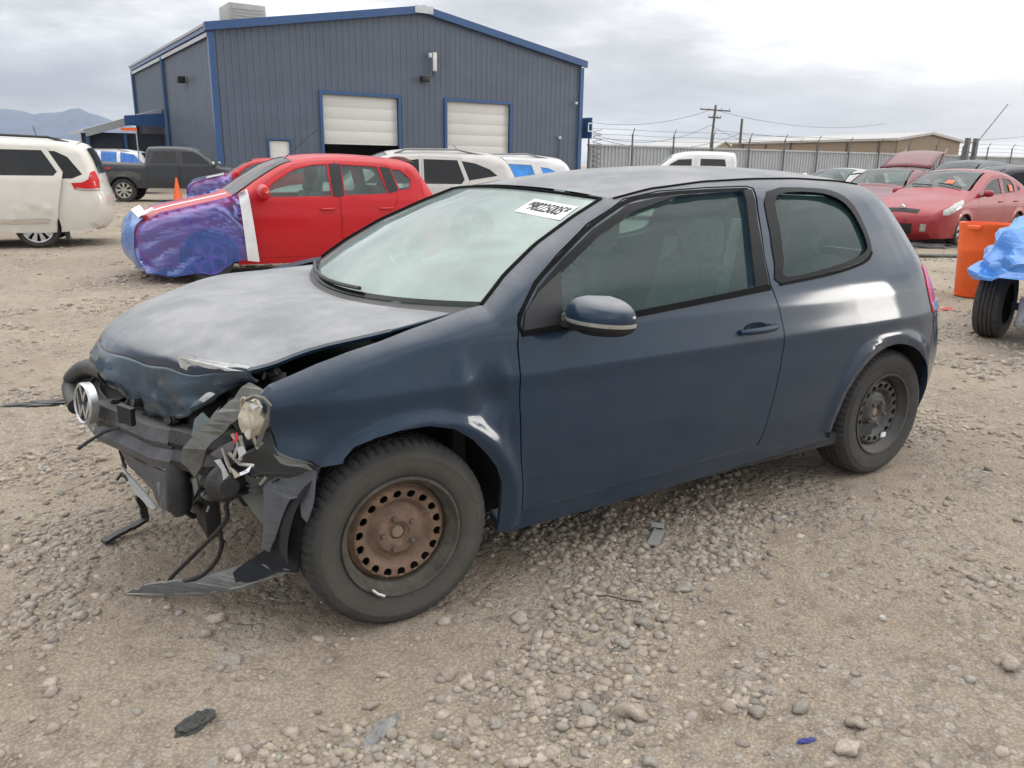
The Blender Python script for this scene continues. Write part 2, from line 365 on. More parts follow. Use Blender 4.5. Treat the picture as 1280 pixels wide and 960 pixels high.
def gz(x, y):
    x = np.asarray(x, float); y = np.asarray(y, float)
    h = .045*(fbm(x, y, .7, 3, 3)-.5)+.022*(fbm(x, y, 4.0, 3, 11)-.5)+.008*(vnoise2(x, y, 22, 21)-.5)
    for wx, wy in ((0, -.77), (2.578, -.75), (0, .77), (2.578, .75)):
        d = np.hypot(x-wx, y-wy); h = h*(1-np.exp(-(d/.28)**2))
    r = np.hypot(x, y); return h*np.clip((60-r)/40, 0, 1)
def gravel_density(x, y):
    """more stone between the wheel tracks, sandy in the tracks"""
    a = fbm(x, y, .8, 3, 31); b = fbm(x, y, 2.3, 3, 41); g = (.45*a+.55*b-.50)*6.5
    def bl(cx, cy, sx, sy, k, rot=0.0):
        dx, dy = x-cx, y-cy; u, v = dx*math.cos(rot)+dy*math.sin(rot), -dx*math.sin(rot)+dy*math.cos(rot); return k*np.exp(-(u/sx)**2-(v/sy)**2)
    g = g+bl(.95, -1.0, .75, .28, .75, .1)+bl(1.0, .1, 1.4, .7, .5)+bl(-.75, .55, .5, .9, .6)+bl(-.95, -.2, .35, .25, .6)+bl(.55, -1.35, .28, .2, .6)
    g = g-bl(-.6, -.75, .5, .30, 1.0)-bl(.1, -1.5, .22, .3, .35)-bl(-.4, -1.1, .6, .18, .5)
    return np.clip(g+.12, 0, 1)
def axis(lo, hi, st, far, g=1.12):
    a = list(np.arange(lo, hi+st, st)); s = st; v = hi
    while v < far: s *= g; v += s; a.append(v)
    s = st; v = lo; b = []
    while v > -far: s *= g; v -= s; b.append(v)
    return np.array(b[::-1]+a)
gx_, gy_ = axis(-3.2, 5.5, .04, 7000), axis(-3.0, 7.0, .04, 7000)
GX, GY = np.meshgrid(gx_, gy_); GZ = gz(GX, GY)
me = bpy.data.meshes.new('ground'); nx, ny = len(gx_), len(gy_)
vv = np.stack([GX, GY, GZ], -1).reshape(-1, 3)
ii, jj = np.meshgrid(np.arange(ny-1), np.arange(nx-1), indexing='ij'); a = (ii*nx+jj).ravel()
qf = np.stack([a, a+1, a+nx+1, a+nx], 1)
me.vertices.add(len(vv)); me.vertices.foreach_set('co', vv.ravel()); me.loops.add(qf.size); me.loops.foreach_set('vertex_index', qf.ravel().astype(np.int32))
me.polygons.add(len(qf)); me.polygons.foreach_set('loop_start', np.arange(len(qf), dtype=np.int32)*4); me.update(calc_edges=True); me.shade_smooth()
gm = bpy.data.materials.new('gravel_and_dirt'); gm.use_nodes = True; t = gm.node_tree; b = t.nodes['Principled BSDF']
tcg = nd(t, 'ShaderNodeTexCoord')
def gn(s, d=8, r=.6, di=0):
    n = nd(t, 'ShaderNodeTexNoise'); t.links.new(tcg.outputs['Object'], n.inputs[0]); n.inputs['Scale'].default_value = s; n.inputs['Detail'].default_value = d; n.inputs['Roughness'].default_value = r; n.inputs['Distortion'].default_value = di; return n.outputs[0]
c1 = ramp(t, gn(.55, 7), [(.30, (.315, .258, .198)), (.5, (.395, .332, .260)), (.70, (.455, .390, .312))])
c2 = ramp(t, gn(9, 9, .7), [(.3, (.52, .50, .47)), (.46, (.95, .95, .95)), (.8, (1.15, 1.13, 1.1))])
cg = mixc(t, 1.0, c1, c2, 'MULTIPLY')
vo = nd(t, 'ShaderNodeTexVoronoi'); t.links.new(tcg.outputs['Object'], vo.inputs[0]); vo.inputs['Scale'].default_value = 26; vo.inputs['Randomness'].default_value = 1
vf = ramp(t, vo.outputs['Distance'], [(.0, (1, 1, 1)), (.38, (.85, .85, .85)), (.62, (0, 0, 0))])
msk = ramp(t, gn(1.3, 4), [(.42, (0, 0, 0)), (.56, (1, 1, 1))])
peb = mixc(t, .72, (.38, .35, .31), vo.outputs['Color'], 'MIX')
bw = nd(t, 'ShaderNodeRGBToBW'); t.links.new(vo.outputs['Color'], bw.inputs[0])
pebc = ramp(t, bw.outputs[0], [(.1, (.24, .215, .185)), (.5, (.38, .345, .295)), (.9, (.50, .46, .41))])
pebf = mth(t, 'MULTIPLY', mth(t, 'MULTIPLY', vf, msk), .75)
cg2 = mixc(t, pebf, cg, pebc)
# fine grit everywhere, with occlusion shade between the grains painted into the colour
v2 = nd(t, 'ShaderNodeTexVoronoi'); t.links.new(tcg.outputs['Object'], v2.inputs[0]); v2.inputs['Scale'].default_value = 95
grit = ramp(t, v2.outputs['Distance'], [(.1, (1.10, 1.10, 1.10)), (.35, (.97, .97, .97)), (.62, (.70, .68, .65))])
t.links.new(mixc(t, .8, cg2, mixc(t, 1., cg2, grit, 'MULTIPLY')), b.inputs['Base Color'])
b.inputs['Roughness'].default_value = .93; b.inputs['Specular IOR Level'].default_value = .2
hsum = mth(t, 'ADD', mth(t, 'MULTIPLY', pebf, .9), mth(t, 'ADD', mth(t, 'MULTIPLY', gn(30, 8, .75), .8), mth(t, 'MULTIPLY', v2.outputs['Distance'], -.25)))
bp = nd(t, 'ShaderNodeBump'); bp.inputs['Strength'].default_value = .9; bp.inputs['Distance'].default_value = .022; t.links.new(hsum, bp.inputs['Height']); t.links.new(bp.outputs[0], b.inputs['Normal'])
ground = link('ground', me, gm); tag(ground, 'dirt and gravel yard surface with wheel ruts', None, None, 'structure')
# stones
def stone_variants(n, sub):
    o = []
    for k in range(n):
        bm = bmesh.new(); bmesh.ops.create_icosphere(bm, subdivisions=sub, radius=1.0)
        sc = (1, random.uniform(.62, .95), random.uniform(.42, .72))
        for v in bm.verts:
            d = 1+.50*noise.noise(v.co*1.1+Vector((k*7.7, 3, 1)))+.26*noise.noise(v.co*2.6+Vector((k, 9, 4)))
            v.co = Vector((v.co.x*sc[0], v.co.y*sc[1], v.co.z*sc[2]))*d
        bm.verts.ensure_lookup_table(); V = np.array([v.co[:] for v in bm.verts]); Fs = np.array([[v.index for v in f.verts] for f in bm.faces]); bm.free(); o.append((V, Fs))
    return o
SV1, SV2 = stone_variants(10, 1), stone_variants(14, 2)
def scatter(name, pts, sizes, variants, label):
    nvs = 0; VV, FF, CC = [], [], []
    ks = rng.integers(0, len(variants), len(pts))
    for k, (V, Fs) in enumerate(variants):
        idx = np.where(ks == k)[0]
        if len(idx) == 0: continue
        m = len(idx); p = pts[idx]; s = sizes[idx]
        a = rng.uniform(0, 2*np.pi, m); tl = rng.normal(0, .25, m); ca, sa = np.cos(a), np.sin(a); ct, st = np.cos(tl), np.sin(tl)
        P = np.repeat(V[None], m, 0)*s[:, None, None]
        x = P[..., 0]*ct[:, None]-P[..., 2]*st[:, None]; z = P[..., 0]*st[:, None]+P[..., 2]*ct[:, None]
        X_ = x*ca[:, None]-P[..., 1]*sa[:, None]; Y_ = x*sa[:, None]+P[..., 1]*ca[:, None]
        Q = np.stack([X_+p[:, 0, None], Y_+p[:, 1, None], z+p[:, 2, None]], -1)
        VV.append(Q.reshape(-1, 3)); FF.append((Fs[None]+(np.arange(m)*len(V))[:, None, None]).reshape(-1, 3)+nvs); nvs += m*len(V)
        g = rng.normal(.0, 1, m); base = np.array([.375, .322, .262])[None]*(1+.15*g[:, None]); base[:, 2] *= 1+.035*rng.normal(0, 1, m)
        grey = rng.random(m) < .12; base[grey] = np.array([.30, .275, .235])*(1+.22*g[grey, None]); base = np.clip(base, .10, .52)
        CC.append(np.repeat(base, len(V), 0))
    V = np.vstack(VV); Fs = np.vstack(FF); C = np.vstack(CC)
    me = bpy.data.meshes.new(name); me.vertices.add(len(V)); me.vertices.foreach_set('co', V.ravel()); me.loops.add(Fs.size); me.loops.foreach_set('vertex_index', Fs.ravel().astype(np.int32))
    me.polygons.add(len(Fs)); me.polygons.foreach_set('loop_start', np.arange(len(Fs), dtype=np.int32)*3); me.update(calc_edges=True); me.shade_smooth()
    at = me.color_attributes.new('tint', 'FLOAT_COLOR', 'POINT'); at.data.foreach_set('color', np.hstack([C, np.ones((len(C), 1))]).ravel())
    o = link(name, me, stone_m); tag(o, label, None, None, 'stuff'); return o
stone_m = M('stone', (.3, .27, .23), .9, attr='tint', var=.3, scale=60, bump=.3, bscale=200, spec=.25)
def in_view(p, m=60):
    d = p-CAM; z = d@_F; u = 640+F_PX*(d@_R)/z; v = 480-F_PX*(d@_U)/z
    return (z > .3) & (u > -m) & (u < 1280+m) & (v < 960+m)
def sprinkle(n, rmin, rmax, smin, smax, pw, dens=True):
    m = n*14; th = YAW+rng.uniform(-.75, .75, m); u = rng.random(m); rr = np.exp(np.log(rmin)+u*(np.log(rmax)-np.log(rmin)))
    keep = rng.random(m) < (rr/rmax)**.35
    P = np.stack([CAM[0]+rr*np.sin(th), CAM[1]+rr*np.cos(th), np.zeros(m)], 1)[keep]
    if dens: P = P[rng.random(len(P)) < gravel_density(P[:, 0], P[:, 1])**1.6+.02]
    P = P[in_view(P)][:n]
    s = smin*(smax/smin)**(rng.random(len(P))**pw)
    P[:, 2] = gz(P[:, 0], P[:, 1])+s*rng.uniform(-.25, .18, len(P))
    for wx, wy in ((0, -.77), (2.578, -.75)):
        k = (np.abs(P[:, 0]-wx) > .17) | (np.abs(P[:, 1]-wy) > .14); P, s = P[k], s[k]
    return P, s
P, s = sprinkle(22000, 1.0, 7.5, .0050, .027, 1.6); scatter('gravel', P, s, SV1, 'loose river gravel lying in patches over the near dirt')
P, s = sprinkle(7000, 1.0, 7, .0025, .008, 1.6, False); scatter('grit', P, s, SV1[:5], 'fine grit and chips sprinkled over the near dirt')
P, s = sprinkle(24000, 6, 32, .010, .040, 1.7); scatter('far_gravel', P, s, [v for v in SV1], 'loose gravel spread over the yard behind the wrecked hatchback')
# the largest cobbles, one by one
st_meshes = []
for k, (V, Fs) in enumerate(SV2[:10]):
    me = bpy.data.meshes.new('stone'); me.from_pydata(V.tolist(), [], Fs.tolist()); me.shade_smooth()
    c = [(.38, .325, .262), (.31, .285, .245), (.42, .365, .30), (.35, .30, .24), (.28, .255, .22)][k % 5]
    me.materials.append(M('cobble_%d' % (k % 5), c, .9, var=.25, scale=3, bump=.5, bscale=14, spec=.25)); st_meshes.append(me)
P, s = sprinkle(235, 1.25, 6.0, .020, .033, 1.5)
extra = [((272, 775), .034), ((288, 829), .036), ((398, 800), .022), ((790, 893), .045), ((815, 660), .02), ((733, 905), .03), ((735, 888), .026), ((1060, 938), .038), ((560, 845), .03), ((1000, 886), .028), ((1262, 830), .03), ((620, 905), .022), ((480, 845), .022), ((1070, 905), .026), ((945, 890), .026), ((650, 775), .03), ((805, 780), .03)]
P = np.vstack([P]+[[[UZ(*q)[0], UZ(*q)[1], s_*.2]] for q, s_ in extra]); s = np.concatenate([s, [s_ for q, s_ in extra]])
for i in range(len(P)):
    o = bpy.data.objects.new('stone', st_meshes[i % 10]); COL.objects.link(o); o.parent = ground
    o.location = P[i]; o.scale = (s[i],)*3; o.rotation_euler = (random.uniform(-.3, .3), random.uniform(-.3, .3), random.uniform(0, 6.28))
# ------------------------------------------------------------------ shared vehicle pieces
def wheel(parent, loc, side, Rt, w, Rr, style='alloy', spokes=10, rimmat=None, tyremat=None, n=48, steer=0, spin=0.0):
    """tyre and rim; the outer face looks towards side*Y"""
    e = bpy.data.objects.new('wheel', None); COL.objects.link(e); e.parent = parent; e.location = loc; e.rotation_euler = (0, 0, steer); e.empty_display_size = .1
    S = side; h = w/2; tm = tyremat or tyre_m
    prof = [(Rr-.004, -h+.012), (Rr+.012, -h+.002), ((Rr+Rt)/2, -h-.006), (Rt-.03, -h+.002), (Rt-.010, -h+.014), (Rt-.003, -h+.030)]
    gro = [-.5, 0, .5] if n < 90 else [-.56, -.2, .2, .56]
    for g in gro:
        c = g*(h-.02)
        prof += [(Rt, c-.006), (Rt-.009, c-.004), (Rt-.009, c+.004), (Rt, c+.006)]
    prof += [(Rt-.003, h-.030), (Rt-.010, h-.014), (Rt-.022, h-.003), (Rt-.034, h+.001), ((Rr+Rt)/2+.012, h+.006), ((Rr+Rt)/2-.01, h+.0045), (Rr+.012, h-.002), (Rr+.004, h-.006), (Rr-.004, h-.012)]
    m = len(prof)
    def mod(i, k):
        if n < 90: return 0
        r, c = prof[i]
        if r > Rt-.024 and abs(c) < h-.004: return -.0055 if (k % 4 < 1 if abs(c) > h*.5 else (k+int(c*200)) % 5 < 1) else 0
        return 0
    MB().lathe([(r, S*c) for r, c in prof], axis='Y', n=n, mod=mod, a0=spin).build('tyre', tm, e, angle=24 if n > 90 else 38)
    if style == 'steel':
        rm = rimmat
        MB().lathe([(Rr+.004, S*(h-.004)), (Rr+.002, S*(h+.002)), (Rr-.006, S*(h+.001)), (Rr-.010, S*(h-.008)), (Rr-.013, S*(h-.022)), (Rr-.026, S*(h-.034)), (Rr-.030, S*(h-.052)), (Rr-.034, S*(h-.066)), (Rr-.034, S*(-h+.03))], axis='Y', n=96).build('rim', darkrim if rimmat is rustrim else rimmat, e, angle=50)
        oc = [((Rr-.033)*math.cos(a), (Rr-.033)*math.sin(a)) for a in np.linspace(0, 2*math.pi, 72, endpoint=False)]
        hs = [[(.137*math.cos(a)+.0145*math.cos(b), .137*math.sin(a)+.0145*math.sin(b)) for b in np.linspace(0, 2*math.pi, 14, endpoint=False)] for a in np.linspace(.08+spin, .08+spin+2*math.pi, 18, endpoint=False)]
        hs.append([(.026*math.cos(b), .026*math.sin(b)) for b in np.linspace(0, 2*math.pi, 20, endpoint=False)])
        rr_ = [0, .03, .038, .07, .080, .100, .118, .150, .162, .175]; dd = [-.050, -.050, -.036, -.036, -.050, -.058, -.036, -.030, -.048, -.060]
        def YFd(x, z): return h+np.interp(np.hypot(x, z), rr_, dd)
        panel('wheel_disc', oc, YFd, S, rm, e, holes=hs, step=.009, depth=.006, key='steel_disc%.3f' % spin)
        for k in range(5):
            a = spin+.5+k*2*math.pi/5
            MB().lathe([(.0001, S*(h-.022)), (.006, S*(h-.022)), (.009, S*(h-.026)), (.0095, S*(h-.036)), (.014, S*(h-.040))], c=(.056*math.cos(a), 0, .056*math.sin(a)), axis='Y', n=8).build('wheel_bolt', M('bolt_steel', (.16, .13, .11), .5, .6, var=.3), e)
        MB().lathe([(.0001, S*(h-.046)), (.018, S*(h-.046)), (.024, S*(h-.052)), (.026, S*(h-.06))], axis='Y', n=20).build('hub_cap', M('hub_metal', (.22, .17, .13), .6, .4, var=.3), e)
        MB().lathe([(.0001, S*(h-.10)), (.13, S*(h-.10)), (.135, S*(h-.12)), (.175, S*(h-.125))], axis='Y', n=32).build('brake_disc', M('brake_iron', (.012, .011, .010), .7, .4, var=.4), e)
    else:
        rm = rimmat or alloy
        b_ = MB(); b_.lathe([(Rr+.003, S*(h-.004)), (Rr, S*(h+.003)), (Rr-.012, S*(h-.002)), (Rr-.02, S*(h-.03)), (Rr-.03, S*(-h*.3))], axis='Y', n=n)
        for k in range(spokes):
            a = spin+2*math.pi*k/spokes; ca, sa = math.cos(a), math.sin(a); wi, wo = Rr*.10, Rr*(.9/spokes+.05)
            q = []
            for r_, ww, hh in ((Rr*.12, wi*1.2, h-.022), (Rr*.5, wi*.9, h-.008), (Rr*.95, wo*1.3, h-.010)):
                for sgn in (-1, 1): q.append((ca*r_-sa*ww*sgn, S*hh, sa*r_+ca*ww*sgn))
            q2 = [(x, y-S*.03, z) for x, y, z in q]; b = len(q)
            b_.add(q+q2, [(0, 1, 3, 2), (2, 3, 5, 4), (6, 8, 9, 7), (8, 10, 11, 9), (0, 2, 8, 6), (2, 4, 10, 8), (1, 7, 9, 3), (3, 9, 11, 5)])
        b_.lathe([(.0001, S*(h-.004)), (Rr*.14, S*(h-.006)), (Rr*.2, S*(h-.03))], axis='Y', n=16)
        b_.build('rim', rm, e, angle=30)
        MB().lathe([(.0001, S*(h-.07)), (Rr*.9, S*(h-.07))], axis='Y', n=20).build('brake_disc', M('brake_dark', (.008, .008, .009), .8, var=.2), e)
    return e
def car_seat(parent, x, y, z0=.42, mat=None, sc=1.0, ry=-.25):
    m = mat or seatcloth; b = MB()
    b.box((x+.22*sc, y, z0+.40*sc), (.13*sc, .46*sc, .62*sc), tilt=('Y', -ry), taper=.8)
    b.box((x-.08*sc, y, z0+.04), (.50*sc, .48*sc, .16*sc))
    b.box((x+.33*sc, y, z0+.80*sc), (.09*sc, .26*sc, .19*sc), tilt=('Y', -ry*.6), taper=.85)
    return b.build('seat', m, parent, bevel=.035, angle=60)
def text_mesh(name, body, size, mat, parent, M4, extrude=.0004, bold=0):
    cu = bpy.data.curves.new(name, 'FONT'); cu.body = body; cu.size = size; cu.extrude = extrude; cu.align_x = 'CENTER'; cu.align_y = 'CENTER'; cu.offset = bold
    tmp = bpy.data.objects.new(name, cu); COL.objects.link(tmp); bpy.context.view_layer.update()
    dg = bpy.context.evaluated_depsgraph_get(); me = bpy.data.meshes.new_from_object(tmp.evaluated_get(dg)); bpy.data.objects.remove(tmp); bpy.data.curves.remove(cu)
    me.transform(M4); me.name = name; me.materials.clear(); return link(name, me, mat, parent)
class Car:
    """a car shell grown from its side profile; local x 0 nose .. L tail, z up, left side at -y"""
    def __init__(s, name, label, catg, loc, rz, prof, hw=.87, belt=.95, tum=.36, wheels=(.85, 3.3), Rt=.31, ra=None, zb=.20, paint=None, crown=.04, rnd=.13, ft=.13, rt=.10, group=None, step=.07, scale=1.0, n=8):
        s.root = empty(name, loc, rz, label, catg, group); s.root.scale = (scale,)*3
        s.prof = cat(prof, n); s.n = n; s.npt = len(prof); s.hw, s.belt, s.tum = hw, belt, tum; s.w = wheels; s.Rt = Rt; s.ra = ra or Rt+.045; s.zb = zb
        s.paint = paint; s.cr = crown; s.rnd = rnd; s.ft = ft; s.rt = rt; s.L = s.prof[:, 0].max(); s.x0 = s.prof[:, 0].min(); s.step = step
        zz = [-.5, .05, .25, .42, .62, .80, belt, belt+.06, belt+.5, belt+1.2]; ww = [-.3, -.09, -.035, -.012, 0, -.004, -.035, -.060, -.060-tum*.44, -.06-tum*1.14]
        dense = np.linspace(-.5, belt+1.2, 300); wv = np.interp(dense, zz, ww); k = np.hanning(15); k /= k.sum(); wv = np.convolve(np.pad(wv, 7, 'edge'), k, 'valid'); s.zt, s.wt = dense, wv
    def YF(s, x, z):
        x = np.asarray(x, float); z = np.asarray(z, float); w = s.hw+np.interp(z, s.zt, s.wt)
        a = np.clip(1-(x-s.x0)/.75, 0, 2); b = np.clip(1-(s.L-x)/.65, 0, 2); w = w-s.ft*a**2.2-s.rt*b**2.2
        for wx in s.w:
            d = np.abs(np.hypot(x-wx, z-s.Rt)-s.ra); w = w+.014*np.exp(-(d/.05)**2)*(z < s.belt)
        d = segdist(x, z, s.prof)*np.where(inside(x.ravel(), z.ravel(), s.prof).reshape(x.shape) | (z < s.zb+.12), 1, -1); w = w-s.rnd*.75*np.clip(1-d/s.rnd, 0, 1.3)**2
        return w
    def outline(s):
        P = [tuple(p) for p in s.prof]
        xe, xs = s.prof[-1], s.prof[0]; o = list(P)
        for wx in (s.w[1], s.w[0]):
            a0 = math.asin(max(-.9, (s.zb-s.Rt)/s.ra)); o.append((wx+s.ra*math.cos(a0), s.zb))
            o += [(wx+s.ra*math.cos(a), s.Rt+s.ra*math.sin(a)) for a in np.linspace(a0, math.pi-a0, 18)[1:]]
        return o
    def body(s, doors=(), windows=(), side_names='side_panel', sides=(-1, 1)):
        """doors: (outline, [windows]); windows: polygons in the fixed body"""
        holes = [grow(d[0], .004) for d in doors]+list(windows)
        for sd_ in sides:
            bs = panel(side_names, s.outline(), s.YF, sd_, s.paint, s.root, holes=holes, step=s.step, depth=.03, key=s.root.name+'b')
            for wv in windows: panel('side_window', wv, s.YF, sd_, s.gl, bs, step=.2, depth=0, off=-.010, key=s.root.name+'w%.2f' % wv[0][0])
            for i, (dv, wins) in enumerate(doors):
                dr = panel('door', dv, s.YF, sd_, s.paint, s.root, holes=wins, step=s.step, depth=.03, key=s.root.name+'d%d' % i)
                for wv in wins: panel('side_window', wv, s.YF, sd_, s.gl, dr, step=.2, depth=0, off=-.010, key=s.root.name+'dw%.2f' % wv[0][0])
                xr_ = max(p[0] for p in dv)-.16; zz = s.belt-.11; y = float(s.YF(np.array([xr_]), np.array([zz]))[0])
                MB().tube([(xr_-.09, sd_*(y+.004), zz), (xr_-.07, sd_*(y+.032), zz), (xr_+.05, sd_*(y+.032), zz+.003), (xr_+.08, sd_*(y+.004), zz+.004)], .014, 6).build('door_handle', s.handle if hasattr(s, 'handle') else s.paint, dr)
    def E(s, q, v, off=0.0, crown=None):
        q = np.clip(q, 0, s.npt-1.0001)*s.n; i = np.floor(q).astype(int); f = q-i; p = s.prof[i]*(1-f)[..., None]+s.prof[np.minimum(i+1, len(s.prof)-1)]*f[..., None]
        dd = np.gradient(s.prof, axis=0); dd /= np.linalg.norm(dd, axis=1)[:, None]; tn = dd[i]*(1-f)[..., None]+dd[np.minimum(i+1, len(s.prof)-1)]*f[..., None]
        nn = np.stack([-tn[..., 1], tn[..., 0]], -1); ye = s.YF(p[..., 0], p[..., 1]); c = (s.cr if crown is None else crown)
        fr = np.clip(-nn[..., 0], 0, 1)*.07+np.clip(nn[..., 0], 0, 1)*.03
        bul = (c+fr)*(1-v*v); return np.stack([p[..., 0]+nn[..., 0]*(bul+off), v*ye, p[..., 1]+nn[..., 1]*(bul+off)], -1)
    def patch(s, name, q0, q1, v0=-1, v1=1, mat=None, off=0., parent=None, nq=None, nv=14, poly=None, th=0):
        nq = nq or max(3, int((q1-q0)*s.n)+1)
        a, b = np.meshgrid(np.linspace(q0, q1, nq), np.linspace(v0, v1, nv), indexing='ij')
        m = MB(); m.grid(s.E(a, b, off)); o = m.build(name, mat or s.paint, parent or s.root, angle=50, fix=False)
        if th:
            md = o.modifiers.new('t', 'SOLIDIFY'); md.thickness = th; md.offset = -1 if th > 0 else 1
        return o
    def side_patch(s, name, poly, mat, off=.004, sides=(-1, 1), parent=None, depth=.006, step=.06):
        for sd_ in sides: panel(name, poly, s.YF, sd_, mat, parent or s.root, step=step, depth=depth, off=off)
    def wheels4(s, style='alloy', spokes=10, rimmat=None, width=.20, rr=None, front=True):
        rr = rr or s.Rt*.66
        for wx in s.w:
            for sd_ in (-1, 1):
                wheel(s.root, (wx, sd_*(s.hw-width/2-.03), s.Rt), sd_, s.Rt, width, rr, style, spokes, rimmat, n=40)
            # dark wheel house
        m = MB(); m.box(((s.x0+s.L)/2, 0, (s.zb+.35)), (s.L*.80, s.hw*1.45, .30)); m.build('underbody', interior, s.root)
        for wx in s.w:
            for sd_ in (-1, 1):
                m = MB(); m.lathe([(s.ra+.01, 0), (s.ra+.01, -sd_*.3), (.01, -sd_*.3)], c=(wx, sd_*(s.hw-.03), s.Rt), axis='Y', n=28)
                vs = [(x, y, max(z, s.zb+.02)) for x, y, z in m.v]; m.v = vs; m.build('wheel_liner', interior, s.root)
    def mirror(s, x, z, mat=None, sides=(-1, 1), size=1.0):
        for sd_ in sides:
            y = float(s.YF(np.array([x]), np.array([z]))[0]); m = MB(); prof = [(.001, 0), (.07*size, .02), (.09*size, .06), (.085*size, .13), (.06*size, .18), (.001, .2)]
            b = MB().lathe([(r*.8, h) for r, h in prof], axis='Y', n=14)
            b.v = [(x+vx*.75+.0, sd_*(y+.02+vy*size), z+.05+vz) for vx, vy, vz in b.v]; o = b.build('mirror', mat or s.paint, s.root)
            MB().tube([(x, sd_*(y-.01), z-.01), (x, sd_*(y+.08), z+.02)], .02, 6).build('mirror_arm', black, o)
def grow(P, d):
    P = np.array(P, float); n = len(P); o = []
    ar = sum(P[i][0]*P[(i+1) % n][1]-P[(i+1) % n][0]*P[i][1] for i in range(n)); sg = 1 if ar > 0 else -1
    for i in range(n):
        a, b, c = P[i-1], P[i], P[(i+1) % n]; e1 = (b-a)/max(1e-9, np.linalg.norm(b-a)); e2 = (c-b)/max(1e-9, np.linalg.norm(c-b))
        n1 = np.array([e1[1], -e1[0]])*sg; n2 = np.array([e2[1], -e2[0]])*sg; nn = n1+n2; L_ = np.linalg.norm(nn); nn = nn/L_ if L_ > 1e-6 else n1
        o.append(tuple(b+nn*d/max(.5, float(nn @ n1))))
    return o
# ------------------------------------------------------------------ THE WRECKED HATCHBACK (world frame: x 0 = front axle, -y = its left side)
hero = empty('wrecked_hatchback', (0, 0, 0), 0, 'dark blue three door hatchback with smashed front end and rusty steel front wheel', 'car')
bluep = M('dark_blue_metallic_paint', (.0048, .0215, .048), .38, .08, coat=1.0, var=.07, scale=2.2, dust=.98, dcol=(.33, .33, .33), mud=.06, spec=.08)
blueraw = M('scuffed_blue_paint', (.026, .050, .078), .38, .35, coat=.45, var=.35, scale=9, bump=.15, bscale=30, dust=.12)
_zs = np.array([-.3, .10, .20, .30, .42, .55, .66, .74, .795, .86, .93, .99, 1.06, 1.2, 1.35, 1.40, 1.43, 1.46, 1.6]); _ws = np.array([.70, .785, .818, .848, .870, .880, .881, .878, .880, .864, .849, .828, .795, .720, .630, .597, .568, .50, .2])
_zd = np.linspace(-.3, 1.6, 500); _wd = np.interp(_zd, _zs, _ws); _k = np.hanning(11); _k /= _k.sum(); _wd = np.convolve(np.pad(_wd, 5, 'edge'), _k, 'valid')
_xz = np.linspace(-.5, 1.8, 460); _xx = np.interp(_xz, [.2, .4, .6, .75, .85, 1.0, 1.2, 1.32, 1.40, 1.45], [3.22, 3.28, 3.29, 3.25, 3.22, 3.165, 3.075, 3.02, 2.95, 2.88]); _k3 = np.hanning(41); _k3 /= _k3.sum(); _xx = np.convolve(np.pad(_xx, 20, 'edge'), _k3, 'valid')
def xr_h(z): return np.interp(z, _xz, _xx)
_gd, _gt = np.array([-.2, 0, .03, .06, .10, .16, .24, .35, .5, .7, 1.0]), np.array([1.2, .55, .40, .31, .235, .165, .105, .06, .027, .008, 0])
_gdd = np.linspace(-.2, 1, 400); _gtt = np.interp(_gdd, _gd, _gt); _k4 = np.hanning(61); _k4 /= _k4.sum(); _gtt = np.convolve(np.pad(_gtt, 30, 'reflect', reflect_type='odd'), _k4, 'valid')
def g_h(d): return np.interp(d, _gdd, _gtt)
PIL = None
def YH(x, z, base=False):
    x = np.asarray(x, float); z = np.asarray(z, float); w = np.interp(z, _zd, _wd)-g_h(xr_h(z)-x)
    w = w-.10*np.clip((-.15-x)/.5, 0, 1)**1.6
    if base: return w
    # crease under the glass and flares round the arches
    for cx_, cz_, r_ in ((.04, .32, .375), (2.50, .33, .40)):
        d = np.hypot(x-cx_, z-cz_)-r_; w = w+.018*np.exp(-(d/.032)**2)*(z > .2)*np.clip((.78-z)/.1, 0, 1)
    # dents in the fender behind the wheel arch
    w = w-.022*np.exp(-(((x-.31)/.055)**2+((z-.74)/.075)**2))+.010*np.exp(-(((x-.20)/.04)**2+((z-.79)/.08)**2))-.012*np.exp(-(((x-.385)/.022)**2+((z-.62)/.09)**2))+.006*np.exp(-(((x-.36)/.02)**2+((z-.80)/.06)**2))
    w = w-.025*np.exp(-(((x+.36)/.12)**2+((z-.72)/.08)**2))
    w = w+.0035*np.sin(x*7+z*5)*np.clip((.35-x)/.3, 0, 1)
    if PIL is not None:
        d = segdist(x, z, PIL)*np.where(z > np.interp(x, PIL[:, 0], PIL[:, 1]), -1, 1); w = w-.034*np.clip(1-d/.085, 0, 1.4)**2
    return w
def SP(px, py):
    d = ray(px, py); y = .86
    for i in range(60):
        P = CAM+(-y-CAM[1])/d[1]*d; y = .5*y+.5*float(YH(P[0:1], P[2:3], True)[0])
    return (float(P[0]), float(P[2]))
def SL(*pts): return [SP(*p) for p in pts]
fender_top = SL((340, 484), (400, 458), (440, 443), (480, 430), (520, 414), (560, 399), (590, 388), (610, 383))
pillar = SL((610, 383), (639, 345), (677, 307), (724, 272), (760, 249))
_zex, _zez = [1.0, 1.2, 1.5, 1.8, 2.1, 2.4, 2.6, 2.75, 2.92], [1.352, 1.386, 1.413, 1.425, 1.428, 1.418, 1.402, 1.382, 1.345]
roofline = [(x, float(np.interp(x, _zex, _zez))) for x in np.linspace(1.1, 2.90, 15)]
PIL = np.array(fender_top+pillar[1:]+roofline)
arch_f = SL((400, 584), (426, 577), (428, 571), (441, 557), (468, 545), (495, 537), (533, 531), (566, 535), (590, 549), (609, 568), (620, 583), (627, 604), (626, 634), (621, 664))
fr_front = SL((391, 577), (370, 574), (350, 566), (346, 548), (338, 530), (330, 512), (327, 495))
